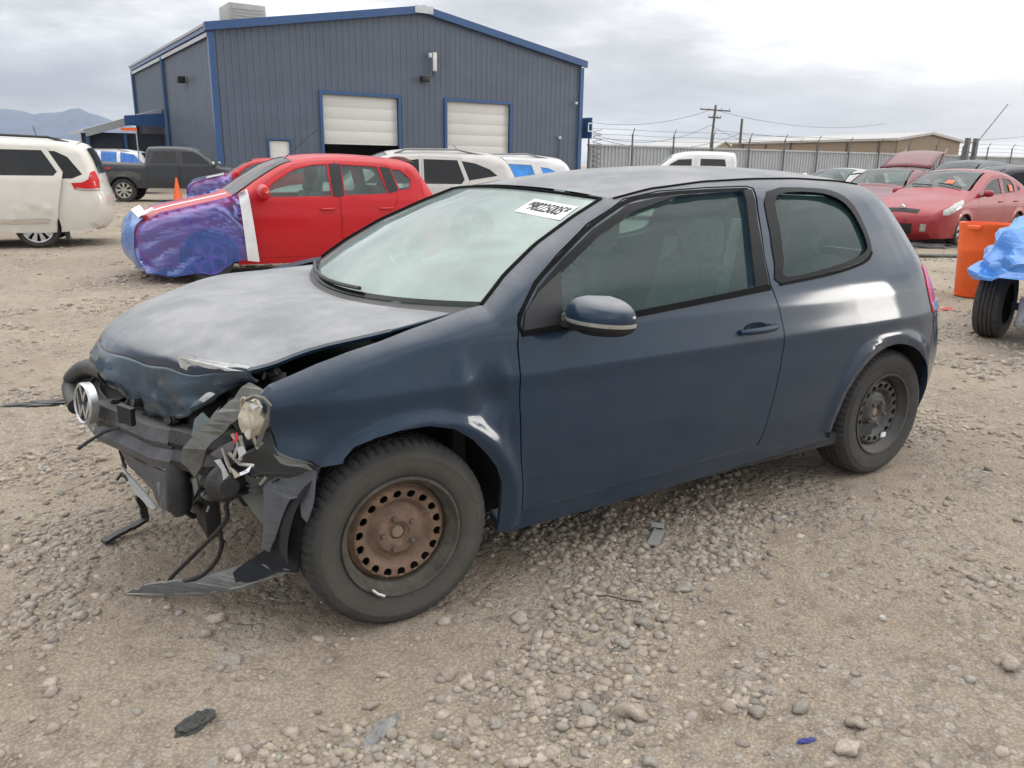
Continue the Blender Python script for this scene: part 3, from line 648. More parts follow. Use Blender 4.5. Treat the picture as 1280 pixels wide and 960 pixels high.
fender = fender_top[:]+SL((648, 408), (646, 430), (649, 500), (650.5, 570), (651, 638), (650, 655))+arch_f[::-1]+fr_front
door = SL((649, 409), (648, 395), (668, 354), (698, 319), (737, 281), (784, 250), (828, 240), (885, 235.5), (936, 233.5), (943, 236), (946, 262), (955, 320), (962, 355), (973, 384), (979, 410), (979, 435), (975, 458), (968, 492), (959, 524), (953, 543), (946, 556), (850, 583), (750, 611), (652.5, 638.5), (652, 570), (650.5, 500), (648, 430))
quarter_win = cat(SL((962, 241), (1020, 237), (1047, 243), (1066, 259), (1080, 285), (1087, 306), (1086, 317), (1075, 326), (1034, 340), (976, 352), (972, 340), (966, 290)), 3, True).tolist()
arch_r = [(2.50+(.365 if a > 1.57 else .405)*math.cos(a), .325+.362*math.sin(a)) for a in np.linspace(3.28, .62, 22)]
arch_r2 = [(2.50+.405*math.cos(a), .325+.362*math.sin(a)) for a in np.linspace(.60, -.12, 8)]
rear_edge = [(float(xr_h(z)-.085), z) for z in (1.34, 1.25, 1.15, 1.08, 1.02)]
lamp_cut = [(2.95, 1.02), (2.92, .93), (2.93, .80)]
shut_u = SL((947, 557), (954, 543), (960, 524), (969, 492), (976, 458), (980, 435), (980, 410), (974, 384), (963.5, 355), (956, 320), (948, 262), (945, 235), (937, 232), (885, 234), (828, 238.5), (784, 248.5), (736, 279.5), (697, 317.5), (667, 352.5), (646.5, 394), (648, 408))
quarter = pillar+roofline+rear_edge+lamp_cut+[(2.90, .76)]+arch_r[::-1]+[(2.13, .318)]+shut_u
PXs = np.array(fender); 
panel('fender', fender, YH, -1, bluep, hero, step=.016, depth=.02, key='hf')
dwin = SL((700, 343), (751, 292), (790, 266), (845, 246), (890, 241), (930, 239), (932, 262), (938, 320), (942, 359), (860, 376), (784, 391), (703, 406.5))
dr = panel('door', door, YH, -1, bluep, hero, holes=[dwin], step=.025, depth=.03, key='hd')
panel('door_glass', grow(dwin, .01), YH, -1, g_side, dr, step=.12, depth=0, off=-.014, key='hdg')
qp = panel('quarter_panel', quarter, YH, -1, bluep, hero, holes=[quarter_win], step=.025, depth=.03, key='hq')
panel('quarter_glass', grow(quarter_win, .012), YH, -1, g_side, qp, step=.1, depth=0, off=-.012, key='hqg')
sill = SL((622, 665), (623, 650), (651, 641), (750, 613), (850, 585), (946, 558.5), (1033, 535), (1036, 549), (960, 573), (850, 606), (750, 635), (650, 662), (640, 668))
panel('sill', sill, lambda x, z: YH(x, z, True)-.008, -1, bluep, hero, step=.03, depth=.05, key='hs')
bump_side = [(2.905, .755), (2.93, .797)]+[(float(xr_h(.79)-.085), .79)]+[(float(xr_h(z)-.085), z) for z in (.7, .6, .5, .4, .30)]+[(2.92, .27)]+arch_r2[::-1]
panel('bumper_corner', bump_side, YH, -1, bluep, hero, step=.03, depth=.03, key='hb')
# right-hand side of the car, a plain copy of the same panels
panel('fender', fender, YH, 1, bluep, hero, step=.016, depth=.02, key='hf')
dr2 = panel('door', door, YH, 1, bluep, hero, holes=[dwin], depth=.03, key='hd'); panel('door_glass', grow(dwin, .01), YH, 1, g_side, dr2, depth=0, off=-.014, key='hdg')
qp2 = panel('quarter_panel', quarter, YH, 1, bluep, hero, depth=.03, key='hq'); panel('quarter_glass', grow(quarter_win, .012), YH, 1, g_side, qp2, depth=0, off=-.012, key='hqg')
panel('sill', sill, lambda x, z: YH(x, z, True)-.008, 1, bluep, hero, depth=.05, key='hs'); panel('bumper_corner', bump_side, YH, 1, bluep, hero, depth=.03, key='hb')
# black window surrounds, pillar applique, belt strip
blackgloss = M('gloss_black_trim', (.006, .007, .008), .18, var=.2, spec=.15)
for nm, pl, par in (('window_frame_trim', SL((650, 417), (649, 395), (669, 355), (699, 321), (738, 283), (785, 252), (829, 242), (885, 237.5), (935, 235.5), (941, 237), (945, 262), (954, 322), (961, 357), (943, 361), (931, 239.5), (890, 241), (845, 246.5), (790, 266.5), (751, 292.5), (700, 344), (703, 407), (784, 392), (860, 377), (942, 360), (961, 357), (962, 363), (860, 383), (784, 397), (700, 412.5), (665, 419)), dr),):
    pass
def ribbon(pts, w, YF, side, off=.003, name='trim', mat=None, parent=None):
    """flat strip of width w following (x,z) points on the side surface"""
    P = np.array(resamp(np.array(pts), .03, False)); T = np.gradient(P, axis=0); T /= np.linalg.norm(T, axis=1)[:, None]; Nn = np.stack([-T[:, 1], T[:, 0]], 1)
    rows = []
    for k, o in ((-1, -.004), (-1, off), (1, off), (1, -.004)):
        Q = P+Nn*w/2*k; y = YF(Q[:, 0], Q[:, 1])+o; rows.append(np.stack([Q[:, 0], side*y, Q[:, 1]], 1))
    m = MB(); m.grid(np.array(rows).transpose(1, 0, 2)); return m.build(name, mat or black, parent, angle=50)
dframe = SL((653, 414), (654, 396), (672, 358), (702, 323), (740, 286), (786, 255), (830, 245), (885, 240.5), (934, 238.5), (940, 262), (948, 320), (957, 358), (860, 379), (784, 393), (703, 408))
for sd_, d_, q_ in ((-1, dr, qp), (1, dr2, qp2)):
    ribbon(cat(SL((650, 414), (650, 396), (669, 355.5), (700, 321), (739, 283), (785, 253), (829, 243), (885, 238.5), (937, 236.5)), 6), .012, YH, sd_, .003, 'window_seal', seal, d_)
    panel('pillar_trim', SL((931, 238.5), (941, 238), (946, 280), (955, 330), (960, 356), (943, 359.5), (939, 320), (933, 262)), YH, sd_, blackgloss, d_, step=.05, depth=.004, off=.0055)
    panel('window_frame', grow(dframe, -.004), YH, sd_, blackgloss, d_, holes=[dwin], step=.03, depth=.004, off=.0035, key='hwf')
    panel('mirror_base', SL((653, 414), (656, 392), (672, 366), (700, 339), (702, 408)), YH, sd_, black, d_, step=.05, depth=.006, off=.006)
    ribbon(SL((652, 417), (720, 405), (784, 394.5), (860, 379.5), (962, 359)), .020, YH, sd_, .007, 'belt_strip', seal, d_)
    ribbon(cat(SL((975, 355), (1034, 343), (1070, 332), (1084, 324), (1089, 314)), 5), .010, YH, sd_, .006, 'belt_strip', seal, q_)
    fr_o = cat(SL((959, 240), (1020, 236), (1048, 242), (1067, 258), (1081, 285), (1088, 306), (1087, 317.5), (1076, 327), (1034, 341.5), (974, 354), (968, 330), (962, 290)), 3, True).tolist()
    fr_i = cat(SL((971, 245), (1018, 241), (1045, 248), (1063, 263), (1077, 288), (1083, 306), (1082, 313), (1072, 321.5), (1033, 335.5), (982, 346), (979, 325), (974, 285)), 3, True).tolist()
    panel('window_surround', fr_o, YH, sd_, blackgloss, q_, holes=[fr_i], step=.05, depth=.004, off=.004, key='hws')
# roof
def crownz(x): return np.interp(x, [.95, 1.3, 1.7, 2.1, 2.5, 2.75, 2.9], [.030, .048, .052, .05, .045, .04, .035])
rows = []
for x in np.linspace(.985, 2.86, 44):
    ze = float(np.interp(x, _zex, _zez)); ye = float(YH(np.array([x]), np.array([ze]))[0])+.002; xs = []
    for v in np.linspace(-1, 1, 29):
        xx = x if x > 1.2 else x-(1.2-x)/.215*.05*(1-v*v)*1.2
        xs.append((xx, v*ye, ze+crownz(x)*(1-abs(v)**2.3)))
    rows.append(xs)
m = MB(); m.grid(rows); rf_ = m.build('roof', bluep, hero, fix=False); ROOF_END = rows[-1]
ribbon_pts = [(x, float(np.interp(x, _zex, _zez))) for x in np.linspace(1.0, 2.60, 32)]
for sd_ in (-1, 1):
    MB().tube([(x, sd_*(float(YH(np.array([x]), np.array([z]))[0])+.003), z+.001) for x, z in ribbon_pts], .0045, 6).build('roof_moulding', seal, hero)
# windscreen
pil_e = np.array(pillar); Lw = np.linspace(0, 1, 22); rows = []
ks = np.linspace(0, 1, len(pil_e))
for q in Lw:
    px_, pz_ = np.interp(q, ks, pil_e[:, 0]), np.interp(q, ks, pil_e[:, 1]); ye = float(YH(np.array([px_]), np.array([pz_]))[0])-.004
    bul = .23*(1-q)+.075*q; zc_ = -.035*(1-q)+.025*q
    rows.append([(px_-bul*(1-v*v)+.0, v*ye, pz_-.004+zc_*(1-v*v)+.015*math.sin(q*math.pi)*(1-v*v)) for v in np.linspace(-1, 1, 25)])
SHIELD = np.array(rows)
m = MB(); m.grid(rows); ws = m.build('windscreen', g_shield, hero, fix=False)
for sd_ in (0, -1):
    MB().tube([r_[sd_]+np.array([-.004, 0, .003]) for r_ in SHIELD], .008, 6).build('windscreen_seal', seal, ws)
MB().tube([p+np.array([-.003, 0, .004]) for p in SHIELD[-1]], .006, 6).build('windscreen_seal', seal, ws)
# frit band along the bottom of the glass
m = MB(); m.grid(np.stack([SHIELD[0]*1.0, SHIELD[0]*.4+SHIELD[1]*.6])+np.array([-.002, 0, .002])); m.build('frit_band', blackgloss, ws, fix=False)
# auction sticker on the screen: white label with printed number
def shield_pt(q, v, off=.004):
    i = q*(len(SHIELD)-1); j = (v+1)/2*24; i0, j0 = int(min(i, len(SHIELD)-2)), int(min(j, 23)); fi, fj = i-i0, j-j0
    a = SHIELD[i0, j0]*(1-fi)*(1-fj)+SHIELD[i0+1, j0]*fi*(1-fj)+SHIELD[i0, j0+1]*(1-fi)*fj+SHIELD[i0+1, j0+1]*fi*fj
    n = np.cross(SHIELD[i0, j0+1]-SHIELD[i0, j0], SHIELD[i0+1, j0]-SHIELD[i0, j0]); n /= np.linalg.norm(n); n = n if n[2] > 0 else -n
    return a+n*off
def shield_hit(px, py):
    best = None
    for q in np.linspace(0, 1, 120):
        for v in np.linspace(-1, 1, 120):
            p = shield_pt(q, v, .003); d = p-CAM; z = d @ _F; u = 640+F_PX*(d @ _R)/z; w_ = 480-F_PX*(d @ _U)/z; e_ = (u-px)**2+(w_-py)**2
            if best is None or e_ < best[0]: best = (e_, p)
    return best[1]
c4 = [shield_hit(*q) for q in ((643, 264), (700, 275), (723, 258), (668, 249))]
m = MB(); m.add(c4, [(0, 1, 2, 3)]); stk = m.build('auction_sticker', M('sticker_paper', (.72, .72, .72), .6, var=.04), ws, smooth=False)
cxm = sum(c4)/4; ex = (c4[1]-c4[0]+c4[2]-c4[3]); wdt = np.linalg.norm(ex)/2; ex /= np.linalg.norm(ex); ey = (c4[3]-c4[0]+c4[2]-c4[1]); hgt = np.linalg.norm(ey)/2; ey -= ex*(ey @ ex); ey /= np.linalg.norm(ey); ez = np.cross(ex, ey)
M4 = Matrix(((ex[0], ey[0], ez[0], cxm[0]+ez[0]*.002), (ex[1], ey[1], ez[1], cxm[1]+ez[1]*.002), (ex[2], ey[2], ez[2], cxm[2]+ez[2]*.002), (0, 0, 0, 1)))
ink = M('black_ink', (.02, .02, .022), .6, var=.1)
tx = text_mesh('sticker_print', '*98225005*', hgt*.80, ink, stk, Matrix.Identity(4), bold=.0009); xs_ = [v.co.x for v in tx.data.vertices]; tx.data.transform(M4 @ Matrix.Diagonal((wdt*.86/(max(xs_)-min(xs_)), 1, 1, 1)))
# cowl, wipers
m = MB(); rws = []
for o_, z_ in ((0, -.004), (-.03, -.022), (-.08, -.05), (-.16, -.09)): rws.append(SHIELD[0]+np.array([o_, 0, z_]))
m.grid(np.array(rws)); m.build('cowl', dirtyblack, hero, fix=False)
for a, b in (((.10, -.10), (.02, .52)), ((.16, .5), (.30, .66))):
    pass
p0 = UY(402, 350, .60); MB().tube([p0+np.array([-.02, .02, -.02]), p0+np.array([.0, .0, .02]), p0+np.array([.05, -.10, .035])], [.018, .014, .008], 8).build('wiper_arm', black, hero)
p1 = UY(447, 370, .05); MB().box(p1, (.05, .03, .02)).build('washer_nozzle', black, hero, bevel=.004); p1 = UY(492, 380, -.22); MB().box(p1, (.05, .04, .014)).build('washer_nozzle', M('pale_plastic', (.4, .4, .4), .6), hero, bevel=.004)
m = MB()
wb = [shield_pt(.02+.012*k/10, .72-.10*k, .018) for k in range(11)]; m.tube(wb, .008, 6); m.build('wiper_blade', black, hero)
# rear of the car
def xrear(y, z):
    w = np.interp(z, _zd, _wd); t_ = w-abs(y); d = np.interp(t_, _gt[::-1][1:], _gd[::-1][1:]) if t_ < .55 else 0
    return float(xr_h(z))-d+(.02*(1-(abs(y)/.4)**2) if abs(y) < .4 else 0)
def rear_grid(name, z0, z1, yw, mat, off=0., parent=None, n=12):
    rws = []
    for z in np.linspace(z0, z1, n):
        w = float(np.interp(z, _zd, _wd))-g_h(.085); w = w if yw is None else min(w, yw)
        rws.append([(xrear(y, z)+off, y, z) for y in np.linspace(-w, w, 33)])
    m = MB(); m.grid(rws); return m.build(name, mat, parent or hero, fix=False)
rear_grid('rear_bumper', .28, .755, None, bluep); th_ = rear_grid('tailgate', .758, 1.03, None, bluep); rear_grid('tailgate_upper', 1.325, 1.352, None, bluep)
rear_grid('rear_glass', 1.032, 1.322, None, g_dark); rear_grid('plate_recess', .86, .98, .27, M('plate_white', (.6, .6, .6), .5), .006, th_)
re_ = [ROOF_END]
for dx_, k_ in ((.03, .30), (.055, .75)): re_.append([(x+dx_*(1-.5*abs(j-14)/14), y*.995, z-(z-1.345)*k_) for j, (x, y, z) in enumerate(ROOF_END)])
re_.append([(min(xrear(y, 1.345), x+.10), y*.99, 1.338) for x, y, z in ROOF_END]); MB().grid(re_).build('roof_rear_edge', bluep, rf_, fix=False)
for sd_ in (-1, 1):
    tl = [(2.865, 1.02), (2.835, .93), (2.860, .80), (3.03, .80), (float(xr_h(.80))-.06, .802), (float(xr_h(.92))-.05, .92), (float(xr_h(1.01))-.06, 1.01)]
    lo = panel('tail_lamp', tl, YH, sd_, redlamp, hero, step=.03, depth=.02, off=.004); panel('lamp_clear_band', [(2.875, .805), (2.865, .845), (3.10, .845), (3.11, .805)], YH, sd_, clearlamp, lo, step=.03, depth=.004, off=.007)
# door handle, mirror
hp = SP(946, 411); yh = float(YH(np.array([hp[0]]), np.array([hp[1]]))[0])
for sd_, d_ in ((-1, dr), (1, dr2)):
    rc = MB(); rc.lathe([(.001, -.001), (.03, -.0015), (.042, .001), (.046, .0025)], axis='Y', n=24); rc.v = [(hp[0]-.005+vx*1.55, sd_*(yh+.0015+vy), hp[1]-.008+vz*.78) for vx, vy, vz in rc.v]; rc.build('handle_recess', M('recess_shade_paint', (.008, .016, .032), .4, coat=.5), d_)  # almost flat disc in darker paint, standing in for the recess's shade
    m = MB(); hpaint = M('handle_paint', (.012, .03, .055), .4, coat=.3, spec=.2); pts = [(-.095, .006, -.006), (-.075, .026, -.003), (0, .034, 0), (.06, .033, .004), (.085, .024, .008), (.098, .006, .009)]
    m.tube([(hp[0]+a, sd_*(yh+b), hp[1]+c) for a, b, c in pts], [.011, .015, .016, .016, .014, .010], 10); m.v = [(x, y, hp[1]+(z-hp[1])*.85) for x, y, z in m.v]; m.build('door_handle', hpaint, d_)
mx, mz = .690, .985
for sd_ in (-1, 1):
    d_ = dr if sd_ < 0 else dr2
    def shell(z0, z1, fat=1.0, n=20, mm=12):
        P = []
        for i in range(mm+1):
            t_ = z0+(z1-z0)*i/mm; rr_ = math.sqrt(max(0, 1-abs(t_)**2.6)); ring = []
            for k in range(n):
                a = 2*math.pi*k/n; cx_ = math.cos(a); sy_ = math.sin(a); yy = sy_*.132; dep = .088*(1+.25*t_*0); xx = cx_*dep
                if cx_ > .35: xx = .35*dep
                hgt_ = .074 if t_ > 0 else .060
                ring.append((mx+xx*rr_*fat-.02+.02*sy_, sd_*(.965+yy*rr_*fat+.005), mz+t_*hgt_*(1 if t_ > 0 else 1)))
            P.append(ring)
        vs = [p for r_ in P for p in r_]; fs = [(i*n+k, i*n+(k+1) % n, (i+1)*n+(k+1) % n, (i+1)*n+k) for i in range(mm) for k in range(n)]
        fs += [tuple(range(n-1, -1, -1)), tuple(mm*n+k for k in range(n))]
        return MB().add(vs, fs)
    mc = shell(-.05, .995).build('mirror', bluep, d_); shell(-.995, -.25).build('mirror_lower_shell', black, mc); shell(-.26, -.04, 1.012, mm=3).build('turn_signal_lens', clearlamp, mc)
    MB().tube([(.61, sd_*.83, .958), (.65, sd_*.86, .955), (.69, sd_*.905, .955)], [.030, .024, .022], 8).build('mirror_arm', black, mc)
# wheels
wheel(hero, (0, -.756, .310), -1, .317, .198, .2005, 'steel', rimmat=rustrim, tyremat=tyre_hero, n=250, steer=-.026, spin=.12)
wheel(hero, (2.578, -.722, .317), -1, .317, .198, .2005, 'steel', rimmat=steelrim, tyremat=tyre_m, n=250, spin=.5)
wheel(hero, (0, .756, .310), 1, .317, .198, .2005, 'steel', rimmat=steelrim, n=64, spin=.3)
wheel(hero, (2.578, .722, .317), 1, .317, .198, .2005, 'steel', rimmat=steelrim, n=64, spin=.9)
MB().box((2.60-.02, -.805-.028, .215), (.035, .006, .022)).build('wheel_sticker', M('sticker_paper', (.5, .5, .5)), hero, smooth=False)
MB().tube([(-.115, -.857, .155), (-.10, -.859, .138), (-.075, -.859, .122)], .005, 6).build('balance_weight', M('weight_zinc', (.5, .5, .5), .4, .5), hero)
# wheel houses and floor
for wx in (.02, 2.52):
    for sd_ in (-1, 1):
        m = MB(); prof = [(.385, 0), (.385, -.30), (.02, -.30)]; a0 = -.25
        vs = []; nn_ = 30
        for r_, h_ in prof:
            for k in range(nn_+1):
                a = -.12+(math.pi+.24)*k/nn_; xx_, zz_ = wx+r_*math.cos(a), .335+r_*math.sin(a); yo = min(.855, float(YH(np.array([xx_]), np.array([zz_]), True)[0])-.012) if h_ == 0 else .855+h_; vs.append((xx_, sd_*yo, zz_))
        fs = [(i*(nn_+1)+k, i*(nn_+1)+k+1, (i+1)*(nn_+1)+k+1, (i+1)*(nn_+1)+k) for i in range(2) for k in range(nn_)]
        MB().add(vs, fs).build('wheel_liner', M('wheel_liner', (.012, .012, .013), .85, var=.3, bump=.4, bscale=300), hero)
MB().box((1.5, 0, .24), (2.1, 1.58, .06)).build('floor_pan', interior, hero); MB().box((2.65, 0, .40), (.75, 1.0, .30)).build('floor_pan', interior, hero)
MB().box((.30, 0, .62), (.05, 1.34, .62)).build('firewall', interior, hero)
# cabin
liner = M('cabin_lining', (.045, .05, .052), .9, var=.2)
for sd_ in (-1, 1):
    q_ = [p for p in quarter if p[1] > .6]
    panel('inner_trim', [(1.66, .72), (2.2, .72), (2.86, .80), (2.90, 1.02), (2.86, 1.2), (2.72, 1.34), (2.2, 1.385), (1.70, 1.375), (1.66, 1.0)], lambda x, z: YH(x, z, True)-.045, sd_, liner, hero, holes=[quarter_win], step=.08, depth=0)
    panel('inner_trim', [(.45, .35), (1.62, .38), (1.64, .80), (1.60, .93), (.62, .90), (.45, .86)], lambda x, z: YH(x, z, True)-.06, sd_, liner, hero, step=.1, depth=0)
m = MB(); m.grid([[(x, v*(float(YH(np.array([x]), np.array([float(np.interp(x, _zex, _zez))]))[0])-.03), float(np.interp(x, _zex, _zez))-.012+.03*(1-v*v)) for v in np.linspace(-1, 1, 9)] for x in np.linspace(1.06, 2.78, 12)]); m.build('headlining', liner, hero, fix=False)
m = MB(); m.grid([[(.40+.12*q-.14*(1-(y/.7)**2), y, .93-.0*q+.03*math.sin(q*3)-.12*max(0, q-.8)*5) for y in np.linspace(-.72, .72, 15)] for q in np.linspace(0, 1.0, 8)]); m.v = [(x+(.25 if i//15 > 3 else 0), y, z) for i, (x, y, z) in enumerate(m.v)]; m.build('dashboard', M('grey_dash', (.05, .052, .055), .7, var=.2), hero, fix=False)
for y in (-.36, .36): car_seat(hero, 1.38, y, .36, ry=-.28)
MB().box((2.05, 0, .50), (.5, 1.2, .2)).box((2.36, 0, .80), (.14, 1.2, .55), tilt=('Y', .3)).box((2.40, -.35, 1.10), (.08, .26, .16), tilt=('Y', .2)).box((2.40, .35, 1.10), (.08, .26, .16), tilt=('Y', .2)).build('rear_seat', seatcloth, hero, bevel=.03, angle=60)
m = MB(); ring = [(.92+.0+.17*math.cos(a)*.35, -.36+.185*math.sin(a), .93+.17*math.cos(a)) for a in np.linspace(0, 2*math.pi, 30)]; m.tube(ring, .014, 8, False); m.tube([(.92, -.54, .93), (.94, -.36, .93), (.92, -.18, .93)], .02, 6); m.tube([(.94, -.36, .93), (.70, -.36, .82)], .03, 8); m.build('steering_wheel', interior, hero)
MB().box((1.05, 0.0, 1.345), (.05, .22, .06)).build('rearview_mirror', black, hero, bevel=.01)
MB().box((1.63, -.60, .99), (.05, .014, .56), tilt=('X', .16)).build('seat_belt', M('belt_webbing', (.20, .26, .22), .8), hero)
# ---- crumpled bonnet: grid of control points (cowl -> nose), then the face folded down
cy_ = [-.70, -.60, -.45, -.25, -.05, .20, .45, .71]
rows_ = [
 [(.265, .975), (.215, .975), (.165, .972), (.115, .970), (.095, .968), (.105, .968), (.16, .972), (.245, .985)],
 [(.02, .955), (-.01, .972), (-.03, .982), (-.04, .985), (-.04, .984), (-.03, .980), (-.01, .985), (.02, .985)],
 [(-.20, .925), (-.21, .945), (-.22, .965), (-.22, .978), (-.22, .984), (-.21, .980), (-.20, .980), (-.18, .972)],
 [(-.33, .893), (-.35, .908), (-.38, .928), (-.39, .955), (-.40, .970), (-.40, .965), (-.38, .950), (-.34, .930)],
 [(-.385, .883), (-.42, .885), (-.48, .892), (-.52, .918), (-.54, .940), (-.55, .930), (-.53, .910), (-.47, .88)],
 [(-.405, .880), (-.465, .872), (-.545, .868), (-.615, .872), (-.665, .880), (-.68, .868), (-.65, .84), (-.56, .785)],
 [(-.408, .868), (-.470, .850), (-.552, .835), (-.632, .828), (-.705, .828), (-.725, .815), (-.695, .79), (-.60, .745)],
 [(-.405, .845), (-.455, .820), (-.562, .765), (-.640, .750), (-.728, .775), (-.745, .77), (-.710, .75), (-.61, .715)],
 [(-.392, .835), (-.425, .800), (-.575, .690), (-.632, .668), (-.720, .722), (-.735, .73), (-.700, .71), (-.60, .69)]]
G = np.array([[(x, cy_[j], z) for j, (x, z) in enumerate(r_)] for r_ in rows_])
for j, y_ in enumerate(cy_):
    v_ = y_/.775; G[0, j] = (.335-.23*(1-v_*v_)-.012, y_, 1.018-.035*(1-v_*v_)-.014)
    G[1, j, 0] += .02
def refine(G, n):
    a = np.stack([cat(list(G[:, j]), n) for j in range(G.shape[1])], 1); return np.stack([cat(list(a[i]), n) for i in range(a.shape[0])], 0)
HG = refine(G, 7)
nr = HG.shape[0]
for i in range(nr):
    for j in range(HG.shape[1]):
        x, y, z = HG[i, j]; fr_ = np.clip((-.38-x)/.15, 0, 1) if i < nr*.62 else 1.0
        p = Vector((x*5, y*5, z*5)); HG[i, j, 2] += .012*fr_*noise.noise(p)+.006*fr_*noise.noise(p*3); rg_ = abs(noise.noise(p*1.9+Vector((9, 0, 0))))-.25; HG[i, j, 0] += (.045*rg_+.012*noise.noise(p*5))*(i > 44)*min(1, (i-44)/5); HG[i, j, 2] -= .018*max(0, rg_+.1)*(i > 44)
        HG[i, j, 2] += .0025*noise.noise(p*.7)
cut = 6*7
m = MB(); m.grid(HG[:cut+1]); hood = m.build('bonnet', bluep, hero, fix=False, angle=60)
md = hood.modifiers.new('t', 'SOLIDIFY'); md.thickness = .014; md.offset = -1
m = MB(); m.grid(HG[cut:]); hf_ = m.build('bonnet_folded_edge', blueraw, hood, fix=False, angle=18); md = hf_.modifiers.new('t', 'SOLIDIFY'); md.thickness = .010; md.offset = -1
# raised bonnet flank crease (left edge) and bare torn lip
lip = HG[7:cut+1:2, 0]
MB().tube(lip+np.array([0, .004, -.004]), .010, 6).build('bonnet_edge_hem', bluep, hood)
bare = M('bare_primer', (.42, .43, .42), .6, var=.25, scale=20, bump=.3)
def pxs(lst): return [UY(*q) for q in lst]
_slab0 = MB.slab
def jagslab(s, pts, th=.004, nrm=None):
    P = [Vector(tuple(float(c) for c in p)) for p in pts]; o = []; n0 = Vector((0, 0, 0))
    for i in range(len(P)): n0 += P[i].cross(P[(i+1) % len(P)])
    n0.normalize()
    for a, b in zip(P, P[1:]+P[:1]):
        k = max(1, int((b-a).length/.022)); d = (b-a)
        for i in range(k):
            q = a+d*i/k; jj = Vector((noise.noise(q*31), noise.noise(q*29+Vector((7, 0, 0))), noise.noise(q*33+Vector((0, 7, 0)))))*(.010 if i else .003); jj -= n0*jj.dot(n0); o.append(q+jj)
    return _slab0(s, o, th, nrm)
MB.slab = jagslab
MB().slab(pxs([(222, 447, -.44), (245, 444, -.50), (262, 451, -.54), (300, 456, -.64), (318, 462, -.70), (295, 464, -.66), (262, 461, -.56), (248, 457, -.52), (238, 465, -.48), (226, 460, -.45)]), .006).build('torn_lip', bare, hood, smooth=False)
MB().slab(pxs([(248, 500, -.53), (258, 491, -.54), (272, 488, -.56), (268, 494, -.56), (254, 503, -.54)]), .003).build('bare_patch', bare, hood, smooth=False)
# black filler boxes standing in for the engine bay's darkness below the bonnet
m = MB()
m.box((-.12, .02, .60), (.62, 1.18, .42)); m.box((-.46, .05, .60), (.16, 1.05, .28)); m.build('engine_bay_fill', M('engine_bay_dark', (.010, .010, .011), .85, var=.5, scale=20, bump=.5), hero, bevel=.02)
for bx_ in (((-.10, -.66, .74), (.72, .10, .08)), ((-.15, .66, .70), (.70, .10, .14))): MB().box(*bx_).build('inner_wing', M('inner_wing', (.012, .02, .034), .5, var=.4), hero, bevel=.01)
# upper grille and emblem
def curve_tube(name, pts, r_, mat, par): return MB().tube([tuple(v) for v in cat(pxs(pts), 5)], r_, 12).build(name, mat, par)
gr = curve_tube('grille', [(97, 508, .34), (90, 492, .46), (90, 476, .50), (100, 464, .44), (116, 459, .32), (134, 466, .16)], .034, dirtyblack, hero)
curve_tube('grille_bar', [(94, 500, .40), (87, 486, .49), (88, 471, .51), (99, 459, .45), (116, 454, .33), (132, 460, .18)], .010, greyplastic, gr)
curve_tube('grille_bar', [(104, 516, .25), (91, 497, .42), (87, 483, .50), (89, 474, .51)], .009, chrome, gr)
curve_tube('grille_bar', [(112, 524, .12), (98, 506, .36), (92, 490, .47)], .012, greyplastic, gr)
go = cat(pxs([(112, 526, .10), (97, 510, .34), (88, 494, .46), (87, 476, .50), (98, 461, .44), (116, 456, .32), (136, 463, .14)]), 5)
gc_ = UY(122, 488, .26)+np.array([.10, 0, 0]); m = MB(); m.grid([[tuple(gc_+(g_-gc_)*k_+np.array([d_, 0, 0])) for g_ in go] for k_, d_ in ((1.0, 0), (.9, -.012), (.72, -.006), (.4, .03), (.05, .07))]); m.build('grille_shell', dirtyblack, gr, fix=False)
m = MB(); m.grid([[tuple(g_+np.array([d_, 0, h_])) for g_ in go] for d_, h_ in ((0, 0), (.06, .012), (.16, .0), (.26, -.05))]); m.build('grille_shell', greyplastic, gr, fix=False)
for k_ in (.80, .62, .45): MB().tube([tuple(gc_+(g_-gc_)*k_+np.array([-.012+.02*(1-k_), 0, 0])) for g_ in go[2:]], .006, 6).build('grille_slat', greyplastic, gr)
ec = Vector(tuple(float(c) for c in UY(119, 503, -.05)))
ex_ = Vector((-1, -.28, .10)).normalized(); eu_ = Vector((.10, 0, 1)); eu_ = (eu_-ex_*eu_.dot(ex_)).normalized(); es_ = eu_.cross(ex_)   # outward, up, along
def eP(a, b, c=0.): return tuple(ec+es_*a+eu_*b+ex_*(c+.035))
r0, r1 = .072, .060; em = MB(); n_ = 44
vs = [eP(r_*math.cos(2*math.pi*k/n_), r_*math.sin(2*math.pi*k/n_), h_) for r_, h_ in ((r1, -.01), (r1, .006), ((r0+r1)/2, .010), (r0, .004), (r0, -.02)) for k in range(n_)]
em.add(vs, [(i*n_+k, i*n_+(k+1) % n_, (i+1)*n_+(k+1) % n_, (i+1)*n_+k) for i in range(4) for k in range(n_)]); emb = em.build('emblem', M('worn_chrome', (.50, .51, .52), .30, .85, var=.2, scale=30), gr)
bk = MB(); bk.add([eP(r1*math.cos(2*math.pi*k/n_), r1*math.sin(2*math.pi*k/n_), -.004) for k in range(n_)], [tuple(range(n_))]); bk.build('emblem_back', blackgloss, emb, smooth=False)
def stroke(a, b, w=.0125):
    a, b = Vector(a), Vector(b); d = (b-a).normalized(); nn = Vector((-d.y, d.x))*w/2
    return [eP(q.x, q.y, .001) for q in (a+nn, b+nn, b-nn, a-nn)]
for a, b in (((-.027, .053), (0, .010)), ((.027, .053), (0, .010)), ((-.052, .030), (-.026, -.050)), ((-.026, -.050), (0, -.006)), ((0, -.006), (.026, -.050)), ((.026, -.050), (.052, .030))):
    MB().slab(stroke(a, b), .008).build('emblem_letter', MATS['worn_chrome'], emb, smooth=False)
